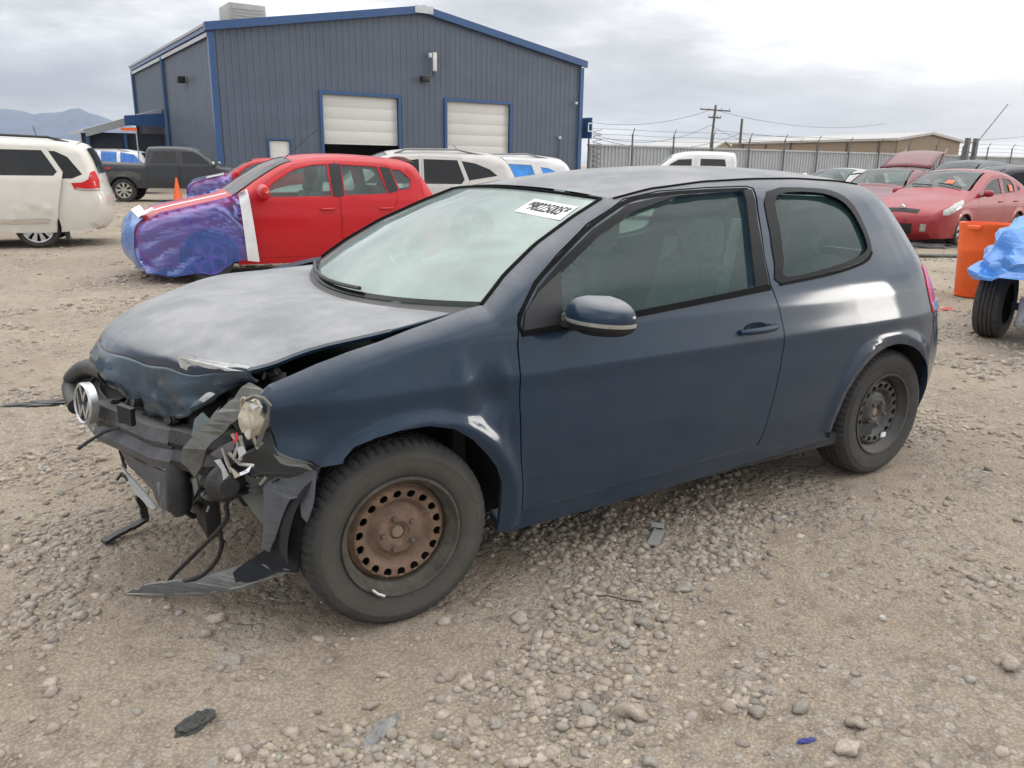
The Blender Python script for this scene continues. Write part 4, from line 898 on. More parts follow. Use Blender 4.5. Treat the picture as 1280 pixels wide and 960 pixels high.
# bumper beam, crash box, radiator pack
def strip3(pts, h, d, name, mat, bevel=.006, jag=0):
    """a channel following points with given height and depth"""
    P = [Vector(tuple(float(c) for c in p)) for p in pts]; rws = []
    for i, p in enumerate(P):
        t_ = (P[min(i+1, len(P)-1)]-P[max(0, i-1)]).normalized(); nn = Vector((t_.y, -t_.x, 0)).normalized()
        if nn.x > 0 and abs(nn.x) > abs(nn.y): nn = -nn
        jg = Vector((noise.noise(p*9), noise.noise(p*7+Vector((5, 0, 0))), noise.noise(p*8+Vector((0, 5, 0)))))*jag
        p = p+jg; u = Vector((0, 0, 1))
        rws.append([p-nn*d+u*h/2, p+u*h/2, p+nn*.012+u*h*.2, p+u*0-nn*.006, p+nn*.012-u*h*.25, p-u*h/2, p-nn*d-u*h/2])
    return MB().grid([[tuple(q) for q in r_] for r_ in rws]).build(name, mat, hero, angle=25, fix=False)
strip3([UY(118, 527, .02), UY(150, 540, -.14), UY(190, 560, -.32), UY(215, 566, -.42)], .14, .07, 'bumper_beam', greyplastic, jag=.012)
strip3([UY(215, 563, -.42), UY(250, 568, -.52), UY(300, 566, -.62), UY(345, 562, -.70)], .13, .10, 'beam_end', dirtyblack, jag=.01)
strip3([UY(112, 520, .30), UY(118, 527, .02)], .12, .07, 'bumper_beam', greyplastic, jag=.01)
rust_dirt = M('rusty_dirty_metal', (.10, .085, .07), .75, .2, var=.4, scale=16, bump=.4)
MB().slab(pxs([(122, 528, .0), (165, 532, -.15), (213, 548, -.36), (210, 560, -.38), (160, 545, -.14), (125, 535, .0)]), .012).build('beam_cover', rust_dirt, hero)
MB().slab(pxs([(150, 560, -.10), (178, 578, -.24), (215, 592, -.40), (214, 640, -.40), (200, 632, -.34), (192, 612, -.30), (176, 595, -.22), (160, 578, -.14)]), .010).build('broken_lower_panel', greyplastic, hero, smooth=False)
MB().slab(pxs([(152, 582, -.12), (168, 600, -.18), (186, 622, -.26), (196, 634, -.30), (190, 636, -.28), (166, 612, -.17)]), .006).build('bumper_shard', M('dusty_shard', (.30, .31, .32), .5, var=.3), hero, smooth=False)
MB().tube([UY(222, 572, -.40), UY(222, 600, -.40), UY(224, 632, -.40), UY(228, 640, -.40)], [.034, .038, .041, .030], 14).build('tow_tube', dirtyblack, hero)
rad = MB(); c0 = UY(215, 610, -.28); rad.box((c0[0]+.10, -.10, .42), (.05, .62, .36)); rd_ = rad.build('radiator', M('radiator_black', (.014, .014, .015), .6, var=.4, bump=.5, bscale=200), hero, bevel=.005)
for q in ((190, 520, -.22), (210, 528, -.30), (232, 540, -.38), (170, 512, -.12), (250, 520, -.44)):
    p = UY(*q); MB().tube([p+np.array([.05, 0, .05]), p, p+np.array([.01, -.03, -.06]), p+np.array([.06, -.05, -.09])], .016, 8).build('hose', black, hero)
for k, (a, b) in enumerate(((180, 515), (200, 520), (225, 528), (148, 505))):
    MB().slab(pxs([(a, b, -.2-.03*k), (a+18, b+6, -.24-.03*k), (a+20, b+28, -.24-.03*k), (a+3, b+22, -.2-.03*k)]), .02).build('lock_carrier', black, hero, smooth=False)
for (a, b, Yv) in ((196, 605, -.34), (206, 612, -.36), (200, 628, -.35), (240, 600, -.46), (246, 585, -.48)):
    MB().slab(pxs([(a, b, Yv), (a+5, b-4, Yv), (a+8, b+10, Yv), (a+3, b+20, Yv), (a+1, b+9, Yv)]), .006).build('bracket', M('bright_bracket', (.32, .33, .34), .4, .5, var=.4), hero, smooth=False)
for pts in ([(98, 561, -.06), (110, 552, -.08), (130, 540, -.12), (155, 532, -.18)], [(150, 563, -.10), (153, 573, -.1), (157, 586, -.12)], [(146, 600, -.12), (152, 592, -.12), (160, 600, -.14)]):
    MB().tube(pxs(pts), .006, 6).build('loose_wire', black, hero)
# broken headlamp: bracket, housing, reflector shards, lens, wiring
smoke = M('smoked_plastic', (.10, .10, .09), .28, coat=.4, var=.45, scale=10, dust=.15, bump=.3, bscale=30)
MB().slab(pxs([(312, 478, -.72), (330, 488, -.78), (318, 504, -.76), (296, 526, -.72), (276, 545, -.68), (258, 562, -.66), (254, 580, -.65), (244, 596, -.64), (236, 586, -.63), (228, 578, -.62), (229, 560, -.62), (240, 548, -.62), (258, 530, -.64), (278, 510, -.66)]), .008).build('headlamp_bracket', smoke, hero, smooth=False)
MB().slab(pxs([(240, 545, -.58), (244, 524, -.57), (254, 516, -.58), (262, 524, -.60), (276, 508, -.62), (268, 526, -.62), (252, 542, -.6)]), .006).build('plastic_shard', M('greenish_plastic', (.09, .12, .115), .35, coat=.3, var=.3), hero, smooth=False)
hl = MB(); c = UY(312, 522, -.78); hl.lathe([(.001, -.06), (.03, -.058), (.048, -.03), (.056, 0), (.060, .012), (.056, .012), (.045, -.01), (.02, -.03), (.001, -.035)], axis='X', n=20)
hl.v = [tuple(c+np.array([-x*1.0, y*1.0, z*1.05])) for x, y, z in hl.v]; hlo = hl.build('headlamp_housing', M('lamp_beige', (.42, .38, .30), .5, var=.35, scale=25), hero)
MB().slab(pxs([(298, 520, -.80), (310, 500, -.81), (322, 502, -.83), (328, 510, -.84), (318, 530, -.83), (304, 540, -.80)]), .012).build('reflector', M('lamp_cream', (.50, .46, .37), .45, var=.3, scale=30), hlo, smooth=False)
MB().slab(pxs([(312, 504, -.835), (320, 500, -.84), (324, 508, -.84), (316, 512, -.84)]), .008).build('bulb_cap', chrome, hlo, smooth=False)
MB().tube(pxs([(308, 500, -.82), (318, 495, -.84), (330, 498, -.86), (337, 507, -.87), (334, 524, -.87), (328, 540, -.86), (322, 558, -.85)]), .007, 6).build('lens_rim', smoke, hlo)
for pts in (((300, 545, -.78), (304, 560, -.78), (300, 575, -.78)), ((290, 542, -.76), (298, 556, -.77), (292, 572, -.76)), ((316, 545, -.80), (322, 560, -.80), (328, 552, -.8)), ((286, 566, -.75), (300, 580, -.76), (318, 582, -.78)), ((278, 560, -.72), (284, 578, -.73), (290, 590, -.74))):
    MB().tube(pxs(pts), .006, 6).build('lamp_strut', clearlamp, hlo)
for pts, mt in ((((268, 576, -.72), (276, 574, -.72), (286, 594, -.73), (279, 600, -.73)), bare), (((288, 582, -.75), (300, 590, -.76), (316, 580, -.78), (312, 590, -.78), (294, 598, -.76)), chrome), (((262, 568, -.70), (280, 556, -.72), (296, 548, -.74), (292, 562, -.74), (276, 574, -.72)), M('purple_grey_plastic', (.09, .075, .085), .4, var=.3)), (((290, 546, -.76), (296, 540, -.76), (300, 548, -.77), (294, 554, -.77)), redlamp), (((296, 560, -.78), (304, 556, -.78), (308, 566, -.79), (300, 572, -.79)), M('pale_plastic', (.4, .4, .4)))):
    MB().slab(pxs(pts), .008).build('lamp_shard', mt, hlo, smooth=False)
# behind the lamp: horn, frame rail, bumper bracket, splash shield
MB().lathe([(.001, -.03), (.03, -.03), (.036, -.02), (.052, .0), (.062, .012), (.062, .02), (.05, .02), (.03, 0), (.001, 0)], c=tuple(UY(284, 606, -.62)), axis='Y', n=24).build('horn', dirtyblack, hero)
MB().tube([UY(255, 596, -.56), UY(268, 606, -.58), UY(262, 620, -.57)], .030, 10).build('pump_body', dirtyblack, hero)
MB().slab(pxs([(338, 535, -.80), (350, 566, -.84), (392, 578, -.86), (400, 584, -.86), (396, 600, -.82), (330, 590, -.72), (300, 575, -.66), (322, 555, -.74)]), .02).build('wheelhouse_edge', M('grey_blue_plastic', (.030, .036, .042), .45, var=.4, dust=.3), hero)
MB().slab(pxs([(342, 568, -.83), (366, 572, -.85), (384, 580, -.86), (392, 588, -.86), (372, 582, -.85), (350, 578, -.83)]), .008).build('bent_flange', M('scraped_metal', (.22, .23, .24), .4, .4, var=.4), hero, smooth=False)
MB().slab(pxs([(300, 590, -.60), (345, 588, -.66), (350, 640, -.66), (338, 665, -.64), (318, 640, -.60), (304, 620, -.58)]), .015).build('inner_shield', M('dusty_shield', (.13, .14, .13), .7, var=.4, dust=.4), hero)
MB().slab(pxs([(352, 590, -.74), (372, 580, -.80), (390, 582, -.84), (396, 590, -.86), (392, 625, -.86), (384, 652, -.85), (378, 645, -.84), (374, 622, -.82), (364, 624, -.80), (356, 640, -.77), (348, 665, -.74), (338, 690, -.71), (328, 686, -.70), (330, 650, -.70), (330, 610, -.70)]), .008).build('splash_shield', M('splash_grey', (.085, .095, .11), .5, var=.3, scale=9, dust=.25, bump=.3, bscale=25), hero, smooth=False)
MB().slab(pxs([(364, 626, -.79), (374, 624, -.80), (380, 650, -.80), (376, 690, -.79), (372, 716, -.78), (345, 716, -.72), (322, 726, -.66), (296, 728, -.58), (292, 716, -.56), (312, 700, -.60), (330, 688, -.66), (346, 664, -.72)]), .008).build('liner_flap', M('liner_black', (.006, .008, .012), .9, var=.2), hero, smooth=False)
strip_m = M('grey_strip', (.16, .165, .17), .5, var=.3, scale=12, dust=.4)
MB().slab(pxs([(366, 712, -.76), (340, 712, -.70), (325, 700, -.64), (290, 710, -.52), (250, 724, -.42), (215, 726, -.34), (185, 730, -.26), (155, 741, -.18), (215, 744, -.30), (262, 742, -.42), (300, 736, -.54), (340, 722, -.68), (352, 720, -.72)]), .010).build('torn_bumper_strip', strip_m, hero, smooth=False)
MB().tube(pxs([(158, 742, -.19), (215, 742, -.31), (262, 740, -.43), (300, 733, -.55), (345, 719, -.70)]), .004, 6).build('strip_edge', M('strip_edge', (.38, .38, .37), .5), hero)
for pts in ([(282, 632, -.58), (284, 645, -.57), (276, 660, -.54), (258, 678, -.46), (236, 700, -.38), (214, 722, -.32), (212, 730, -.31)], [(274, 662, -.53), (277, 680, -.52), (272, 698, -.48), (258, 715, -.44), (240, 724, -.40), (215, 730, -.33)], [(283, 600, -.60), (286, 620, -.59), (282, 634, -.58)]):
    MB().tube([Vector(tuple(p)) for p in cat(pxs(pts), 5)], .0075, 8).build('dangling_cable', black, hero)
MB().slab([UZ(170, 620, .16), UZ(178, 618, .16), UZ(186, 648, .02), UZ(178, 652, .02)], .012).build('hanging_trim', dirtyblack, hero, smooth=False)
MB().slab([UZ(176, 650, .03), UZ(186, 650, .03), UZ(132, 679, .012), UZ(126, 676, .012)], .014).build('hanging_trim', dirtyblack, hero, smooth=False)

MB.slab = _slab0
# the tangle between the bonnet and the beam: hoses, brackets, clips, torn plastic
bright = M('scratched_alloy', (.30, .30, .30), .4, .6, var=.4, scale=30); dk2 = M('oily_black', (.014, .014, .015), .4, var=.5, scale=40, bump=.4)
def rp3(px, py, y): return Vector(tuple(float(c) for c in UY(px, py, y)))
rnd_ = random.Random(5)
zones = [((130, 500), (215, 545), (-.05, -.40), 26), ((215, 525), (290, 600), (-.38, -.62), 30), ((190, 600), (260, 645), (-.28, -.50), 16), ((262, 560), (345, 625), (-.60, -.76), 28), ((300, 470), (345, 500), (-.60, -.72), 6)]
for (x0, y0), (x1, y1), (ya, yb), n_ in zones:
    for i in range(n_):
        u = rnd_.random(); px_ = x0+(x1-x0)*u; py_ = y0+(y1-y0)*rnd_.random(); yy = ya+(yb-ya)*u+rnd_.uniform(-.03, .05); c_ = rp3(px_, py_, yy)+Vector((.03, .03, 0)); kd = rnd_.random()
        d_ = Vector((rnd_.uniform(-1, 1), rnd_.uniform(-1, 1), rnd_.uniform(-1, 1))).normalized()
        if kd < .38:
            L2 = rnd_.uniform(.03, .08); e_ = Vector((rnd_.uniform(-1, 1), rnd_.uniform(-1, 1), rnd_.uniform(-1, 1)))*.03
            MB().tube([tuple(v) for v in cat([c_-d_*L2, c_+e_, c_+d_*L2*.6, c_+d_*L2+e_], 4)], rnd_.choice((.004, .006, .010, .014)), 7).build('hose', rnd_.choice((black, dk2, dirtyblack)), hero)
        elif kd < .72:
            e_ = d_.cross(Vector((0, 0, 1))).normalized(); w_, h_ = rnd_.uniform(.015, .05), rnd_.uniform(.008, .03)
            pts_ = [c_-e_*w_, c_-e_*w_*.3+d_*h_, c_+e_*w_*.6+d_*h_*.7, c_+e_*w_, c_+e_*w_*.2-d_*h_*.8, c_-e_*w_*.5-d_*h_*.3]
            MB().slab(pts_, .004).build('plastic_shard', rnd_.choice((dirtyblack, dk2, greyplastic, smoke, black)), hero, smooth=False)
        elif kd < .93:
            MB().box(c_, (rnd_.uniform(.015, .06), rnd_.uniform(.012, .04), rnd_.uniform(.015, .06)), rz=rnd_.uniform(0, 3), tilt=('X', rnd_.uniform(-.6, .6)), taper=rnd_.uniform(.6, 1)).build('bracket', rnd_.choice((dk2, black, dirtyblack, rust_dirt)), hero, bevel=.003)
        else:
            MB().box(c_, (rnd_.uniform(.006, .012), .008, rnd_.uniform(.02, .045)), rz=rnd_.uniform(0, 3), tilt=('Y', rnd_.uniform(-1, 1))).build('clip', bright, hero, bevel=.001)
# ------------------------------------------------------------------ generic vehicles in the yard
def rotz_from(d): return math.atan2(d[1], d[0])
def poly_arc(*a): return list(a)
VAN = [(.10, .22), (.02, .40), (0, .60), (.10, .80), (.45, .98), (1.15, 1.12), (1.55, 1.32), (2.05, 1.60), (2.6, 1.72), (3.4, 1.76), (4.2, 1.74), (4.72, 1.68), (4.88, 1.52), (4.99, 1.18), (5.02, 1.02), (5.08, .82), (5.07, .55), (4.98, .36), (4.88, .30)]
def set_glass(c, g): c.gl = g
# --- white minivan, left edge
P0 = UZ(52, 309); fwd = np.array([math.cos(R(-33.5)), math.sin(R(-33.5))])  # local +x (towards the tail)
def put(anchor, local, ang, sc=1.0):
    """world location of the vehicle origin so that local (x,y) lands on anchor"""
    ca, sa = math.cos(ang), math.sin(ang); return (anchor[0]-(local[0]*ca-local[1]*sa)*sc, anchor[1]-(local[0]*sa+local[1]*ca)*sc, 0)
SCR = -YAW   # angle of the image's horizontal axis on the ground
a = SCR+R(22)
van = Car('minivan', 'white minivan with dark privacy glass and red tail lamps, leftmost vehicle', 'minivan', put(P0, (4.02, -.80), a), a, VAN, hw=.985, belt=1.12, tum=.26, wheels=(1.0, 4.02), Rt=.34, ra=.36, zb=.26, paint=M('pearl_white_paint', (.60, .58, .52), .35, coat=.8, var=.04, dust=.25, mud=.15), crown=.05, rnd=.12, rt=.06, step=.09)
van.gl = g_dark
van.body(doors=[([(2.75, .34), (2.75, 1.66), (3.85, 1.64), (3.87, 1.1), (3.83, .75), (3.70, .66), (3.62, .36)], [[(2.85, 1.15), (2.85, 1.58), (3.78, 1.57), (3.78, 1.14)]]), ([(1.62, .34), (1.60, 1.15), (2.1, 1.53), (2.4, 1.64), (2.73, 1.66), (2.73, .34)], [[(1.85, 1.16), (2.2, 1.45), (2.4, 1.56), (2.66, 1.58), (2.66, 1.15)]])], windows=[[(3.90, 1.13), (3.90, 1.57), (4.40, 1.57), (4.58, 1.48), (4.78, 1.20), (4.62, 1.13)]])
sdw = [(3.15, 1.15), (3.15, 1.57), (4.22, 1.56), (4.42, 1.22), (4.36, 1.15)]
sdp = panel('sliding_door', [(3.02, .27), (3.02, 1.64), (4.28, 1.62), (4.50, 1.22), (4.44, .95), (4.36, .60), (4.32, .27)], van.YF, -1, van.paint, van.root, holes=[sdw], step=.09, depth=.05, off=.075); panel('side_window', sdw, van.YF, -1, g_dark, sdp, step=.2, depth=0, off=.065)
panel('sill_moulding', [(3.02, .42), (4.20, .42), (4.26, .48), (4.10, .50), (3.02, .47)], van.YF, -1, chrome, sdp, step=.1, depth=.01, off=.09)
van.patch('bonnet', 3.2, 5.0); van.patch('windscreen', 5.0, 7.0, -.94, .94, g_clear); van.patch('roof', 7.05, 11.0); van.patch('rear_window', 11.6, 12.9, -.8, .8, g_dark); van.patch('tailgate', 11.0, 14.9, off=-.01); van.patch('rear_bumper', 14.9, 18); van.patch('front_bumper', 0, 3.2)
van.side_patch('tail_lamp', [(4.60, 1.06), (4.64, .96), (4.80, .93), (5.02, .94), (5.01, 1.12), (4.96, 1.26), (4.90, 1.24), (4.86, 1.12), (4.76, 1.07)], redlamp)
van.side_patch('tail_lamp_clear', [(4.66, .962), (4.80, .935), (5.02, .945), (5.01, .975), (4.82, .965), (4.68, .985)], clearlamp, off=.010)
van.wheels4(spokes=10, rr=.245)
for sd_ in (-1, 1): MB().tube([(2.3, sd_*.62, 1.735), (2.6, sd_*.63, 1.79), (3.6, sd_*.62, 1.81), (4.3, sd_*.61, 1.79), (4.6, sd_*.60, 1.71)], .022, 6).build('roof_rail', black, van.root)
MB().tube([(4.05, .1, 1.77), (4.01, .1, 1.98)], .006, 5).build('aerial', black, van.root); MB().box((4.2, 0, 1.80), (.16, .05, .05), taper=.5).build('roof_fin', black, van.root)
MB().box((3.60, -.86, .20), (.9, .12, .10)).box((4.42, -.80, .27), (.06, .25, .22)).build('mud_flap', black, van.root) if False else MB().box((4.44, -.84, .26), (.05, .22, .24)).build('mud_flap', black, van.root)
# --- black pickup
PK = [(.08, .45), (.0, .55), (.0, .85), (.06, 1.05), (.45, 1.14), (1.45, 1.20), (1.75, 1.36), (2.15, 1.70), (2.5, 1.84), (3.0, 1.88), (3.75, 1.86), (3.92, 1.78), (4.0, 1.36), (4.06, 1.30), (4.9, 1.31), (5.80, 1.33), (5.86, 1.25), (5.86, .80), (5.84, .60)]
P0 = UZ(157, 252.5); a = SCR+R(180+14)
blackpaint = M('black_truck_paint', (.013, .016, .020), .4, coat=.5, var=.2, dust=.2, mud=.22, dcol=(.2, .19, .17))
pk = Car('pickup_truck', 'black crew cab pickup truck with pale steel wheels in front of the blue building', 'pickup', put(P0, (4.75, .86), a), a, PK, hw=.97, belt=1.26, tum=.30, wheels=(1.02, 4.75), Rt=.40, ra=.46, zb=.48, paint=blackpaint, crown=.03, rnd=.10, ft=.10, rt=.02, step=.12)
pk.gl = g_dark
pk.body(doors=[([(1.55, .56), (1.55, 1.24), (2.05, 1.62), (2.35, 1.77), (2.85, 1.80), (2.86, .56)], [[(1.85, 1.32), (2.2, 1.60), (2.4, 1.70), (2.78, 1.72), (2.78, 1.32)]]), ([(2.89, .56), (2.88, 1.80), (3.75, 1.79), (3.85, 1.72), (3.93, 1.3), (3.93, .56)], [[(2.95, 1.32), (2.95, 1.72), (3.68, 1.71), (3.80, 1.36), (3.78, 1.32)]])])
pk.patch('bonnet', 3, 5); pk.patch('windscreen', 5, 7.2, -.93, .93, g_clear); pk.patch('roof', 7.2, 10.9); pk.patch('rear_window', 11.0, 12.6, -.8, .8, g_dark); pk.patch('cab_back', 10.9, 13, off=-.01); pk.patch('bed_cover', 13.0, 15.0, mat=black); pk.patch('tailgate', 15, 18); pk.patch('front_bumper', 0, 3, mat=black)
pk.side_patch('door_letters', [(5.10, 1.10), (5.10, 1.18), (5.26, 1.18), (5.26, 1.10)], M('badge_red', (.4, .02, .02)), sides=(1,))
MB().box((5.37, -.0, 1.14), (.01, .01, .01)).build('badge_anchor', black, pk.root)
pk.side_patch('arch_trim', [(4.15, .75), (4.2, .98), (4.45, 1.05), (5.05, 1.05), (5.30, .95), (5.38, .75), (5.28, .75), (5.15, .86), (4.4, .86), (4.27, .75)], M('dusty_arch_trim', (.08, .08, .075), .8, var=.3)); pk.wheels4('alloy', 8, M('pale_steel_wheel', (.40, .38, .33), .6, .2, var=.2, dust=.3), width=.26, rr=.26); pk.mirror(1.72, 1.30, chrome)
text_mesh('badge', 'Z71', .13, M('badge_white', (.5, .5, .5)), pk.root, Matrix.Translation((5.42, float(pk.YF(np.array([5.42]), np.array([1.14]))[0])+.02, 1.14)) @ Matrix.Rotation(math.pi, 4, 'Z') @ Matrix.Rotation(math.pi/2, 4, 'X'), bold=.004)
# --- suv profile, used for several
SUV = [(.10, .28), (.0, .45), (.0, .70), (.08, .88), (.45, 1.0), (1.15, 1.08), (1.50, 1.28), (1.95, 1.56), (2.4, 1.66), (3.1, 1.68), (3.9, 1.62), (4.2, 1.52), (4.38, 1.20), (4.45, 1.05), (4.50, .80), (4.48, .50), (4.40, .32)]
def suv(name, label, anchor, local, ang, paint, gl, wins=None, wheels=(.88, 3.55), step=.12, sc=1.0, hw=.90, group=None, rails=True, gl2=None, catg='car', belt=1.06, full=True):
    c = Car(name, label, catg, put(anchor, local, ang, sc), ang, SUV, hw=hw, belt=belt, tum=.32, wheels=wheels, Rt=.35, ra=.40, zb=.28, paint=paint, crown=.045, rnd=.12, step=step, scale=sc, group=group); c.gl = gl
    w = wins or [[(1.66, 1.12), (2.0, 1.38), (2.3, 1.50), (2.62, 1.54), (2.62, 1.12)], [(2.70, 1.12), (2.70, 1.54), (3.30, 1.53), (3.46, 1.20), (3.36, 1.12)], [(3.52, 1.18), (3.40, 1.50), (3.72, 1.47), (4.0, 1.36), (4.10, 1.25)]]
    c.body(doors=[([(1.45, .36), (1.45, 1.06), (1.95, 1.44), (2.3, 1.56), (2.66, 1.58), (2.66, .36)], [w[0]]), ([(2.68, .36), (2.68, 1.58), (3.36, 1.56), (3.50, 1.18), (3.40, .85), (3.12, .60), (3.08, .36)], [w[1]])], windows=[w[2]])
    c.patch('bonnet', 3, 5); c.patch('windscreen', 5, 7.3, -.93, .93, gl2 or g_clear); c.patch('roof', 7.3, 10.6); c.patch('rear_window', 10.8, 12.0, -.8, .8, g_dark); c.patch('tailgate', 10.6, 14, off=-.01); c.patch('rear_bumper', 14, 16); c.patch('front_bumper', 0, 3)
    c.side_patch('tail_lamp', [(4.16, 1.06), (4.20, .90), (4.46, .92), (4.42, 1.14), (4.30, 1.22)], redlamp); c.side_patch('headlamp', [(.08, .76), (.10, .90), (.50, .98), (.62, .94), (.35, .80)], clearlamp)
    c.wheels4(spokes=7); c.mirror(1.62, 1.10)
    if rails:
        for sd_ in (-1, 1): MB().tube([(2.2, sd_*.58, 1.63), (2.4, sd_*.60, 1.70), (3.3, sd_*.60, 1.71), (3.8, sd_*.58, 1.62)], .018, 6).build('roof_rail', M('rail_grey', (.25, .25, .25), .4, .5), c.root)
    return c
# white SUV covered in blue film behind the pickup bed
A = place(133, 36.5); a = SCR+R(4); whitepaint = M('white_car_paint', (.62, .62, .61), .35, coat=.8, var=.04, dust=.15, mud=.15)
bluewrap = M('blue_wrap_window', (.02, .14, .48), .35, coat=.4, var=.35, scale=5, bump=.5, bscale=6)
c = suv('wrapped_suv', 'suv with roof and windows wrapped in blue film behind the black pickup bed', A, (2.6, 0), a, whitepaint, bluewrap, step=.2, sc=1.08); c.side_patch('blue_wrap', [(1.5, .95), (1.55, 1.12), (2.1, 1.50), (2.7, 1.62), (3.4, 1.60), (4.0, 1.5), (4.3, 1.2), (4.3, .95)], bluewrap, off=.02, step=.2)
for x_ in (2.67, 3.42): c.side_patch('tape_strip', [(x_-.06, .95), (x_-.10, 1.6), (x_+.04, 1.6), (x_+.08, .95)], tape, off=.035, step=.2)
# --- red hatchback with a film-wrapped front (middle distance)
HB = [(.10, .20), (.02, .34), (.0, .52), (.05, .68), (.28, .82), (.92, .97), (1.12, 1.03), (1.45, 1.24), (1.78, 1.42), (2.15, 1.50), (2.65, 1.52), (3.25, 1.48), (3.50, 1.42), (3.64, 1.22), (3.78, 1.00), (3.88, .86), (3.92, .60), (3.90, .38), (3.82, .26)]
redp = M('bright_red_paint', (.46, .004, .010), .4, coat=.45, spec=.3, var=.06, dust=.15, dcol=(.50, .30, .30), mud=.03)
def hatch(name, label, anchor, local, ang, paint, gl, step=.07, sc=1.0, hw=.84, group=None):
    c = Car(name, label, 'car', put(anchor, local, ang, sc), ang, HB, hw=hw, belt=.98, tum=.34, wheels=(.78, 3.26), Rt=.30, ra=.345, zb=.20, paint=paint, crown=.04, rnd=.10, ft=.13, rt=.08, step=step, scale=sc, group=group); c.gl = gl
    fw = [(1.42, 1.02), (1.62, 1.20), (1.88, 1.35), (2.10, 1.41), (2.30, 1.42), (2.32, 1.03)]
    c.body(doors=[([(1.22, .28), (1.22, .98), (1.34, 1.05), (1.60, 1.25), (1.86, 1.40), (2.1, 1.455), (2.40, 1.465), (2.42, .28)], [fw]), ([(2.44, .28), (2.42, 1.465), (3.0, 1.44), (3.13, 1.38), (3.20, 1.05), (3.10, .70), (2.92, .50), (2.90, .28)], [[(2.50, 1.04), (2.49, 1.42), (2.96, 1.40), (3.06, 1.12), (3.06, 1.06)]])], windows=[[(3.24, 1.10), (3.16, 1.37), (3.28, 1.36), (3.42, 1.24), (3.38, 1.12)]])
    c.patch('bonnet', 3.2, 6.0); c.patch('windscreen', 6.0, 8.3, -.93, .93, g_clear); c.patch('roof', 8.3, 12.0); c.patch('rear_window', 12.2, 13.6, -.8, .8, g_clear); c.patch('tailgate', 13.6, 15.3); c.patch('rear_bumper', 15.3, 18); c.patch('front_bumper', 0, 3.2)
    c.side_patch('tail_lamp', [(3.55, 1.25), (3.58, .95), (3.80, .93), (3.70, 1.12), (3.62, 1.26)], redlamp)
    c.side_patch('pillar_trim', [(2.34, 1.02), (2.33, 1.43), (2.48, 1.43), (2.48, 1.03)], black, off=.006); c.side_patch('pillar_trim', [(3.09, 1.06), (3.0, 1.40), (3.14, 1.385), (3.22, 1.10)], black, off=.006)
    c.patch('spoiler', 11.7, 12.15, -.85, .85, None, .05, nq=3); c.wheels4(spokes=5, rr=.20); c.mirror(1.44, 1.03, size=1.45)
    for y in (-.33, .33): car_seat(c.root, 1.95, y, .40, seatcloth, .95)
    MB().box((2.75, 0, .62), (.5, 1.1, .3)).box((3.0, 0, .90), (.14, 1.1, .5), tilt=('Y', .3)).build('rear_seat', seatcloth, c.root, bevel=.03)
    MB().box((1.15, 0, .92), (.35, 1.25, .12)).build('dashboard', interior, c.root, bevel=.03)
    return c
a = SCR+R(27)
A = place(170, 9.75); av = hatch('red_hatchback', 'bright red hatchback with its front wrapped in blue film behind the wrecked car', A, (.08, -.62), a, redp, g_clear, sc=1.01)
# film over the front end
def wrinkle(c, base=.045, amp=.032):
    def f(x, z):
        x = np.asarray(x, float); z = np.asarray(z, float); w = c.hw+np.interp(z, c.zt, c.wt)*.6; aa = np.clip(1-(x-c.x0)/.75, 0, 2); w = w-c.ft*aa**2.2
        d = segdist(x, z, c.prof); w = w-c.rnd*.6*np.clip(1-d/c.rnd, 0, 1)**2
        u = x*np.cos(.5)+z*np.sin(.5)
        fx, fz = x-1.25, z-.95; th_f = np.arctan2(fz, fx); return w+base+amp*(np.abs(np.sin(th_f*17+.6*np.sin(x*5)))*.8+.5*np.sin(z*9+x*4))*np.clip((.5+.5*np.sin(x*3+z*4)), .25, 1)-.02*np.clip(.35-z, 0, 1)
    return f
fo = [(.06, .14), (-.03, .35), (-.03, .55), (.03, .70), (.27, .85), (.92, .995), (1.10, 1.05), (1.26, 1.10), (1.27, .7), (1.28, .34), (1.20, .27), (1.05, .24), (.85, .10), (.60, .12), (.35, .09)]
for sd_ in (-1, 1): panel('film_wrap', fo, wrinkle(av), sd_, filmblue, av.root, step=.035, depth=0)
m = MB(); aq, bq = np.meshgrid(np.linspace(0, 5.4, 40), np.linspace(-1.02, 1.02, 34), indexing='ij'); E_ = av.E(aq, bq, .045); E_[..., 2] += .008*np.sin(E_[..., 0]*11+E_[..., 1]*6)*(aq > 1); E_[..., 0] += .010*np.sin(E_[..., 2]*13+E_[..., 1]*9)
m.grid(E_[:26]); m.build('film_wrap', film('bright_blue_film', (.5, .55, .95), (.05, .34, .92), .52, .14), av.root, fix=False)
panel('tape_strip', [(1.21, .26), (1.16, 1.06), (1.27, 1.12), (1.35, .24)], wrinkle(av, .085, 0), -1, tape, av.root, step=.08, depth=.004)
av.patch('tape_strip', 3.5, 5.7, -.99, -.93, tape, .065); av.patch('tape_strip', 3.3, 3.65, -.95, .95, tape, .067)
MB().slab([av.E(np.array(3.4), np.array(-.97), .075), av.E(np.array(3.9), np.array(-.97), .075), av.E(np.array(3.9), np.array(-.80), .075), av.E(np.array(3.4), np.array(-.80), .075)], .004).build('tape_patch', tape, av.root, smooth=False)
MB().tube([(1.95, .0, 1.52), (2.25, -.05, 1.78), (2.42, -.08, 1.92)] if False else [(1.80, -.3, 1.45), (2.05, -.30, 1.66), (2.30, -.30, 1.86)], .005, 5).build('aerial', black, av.root)
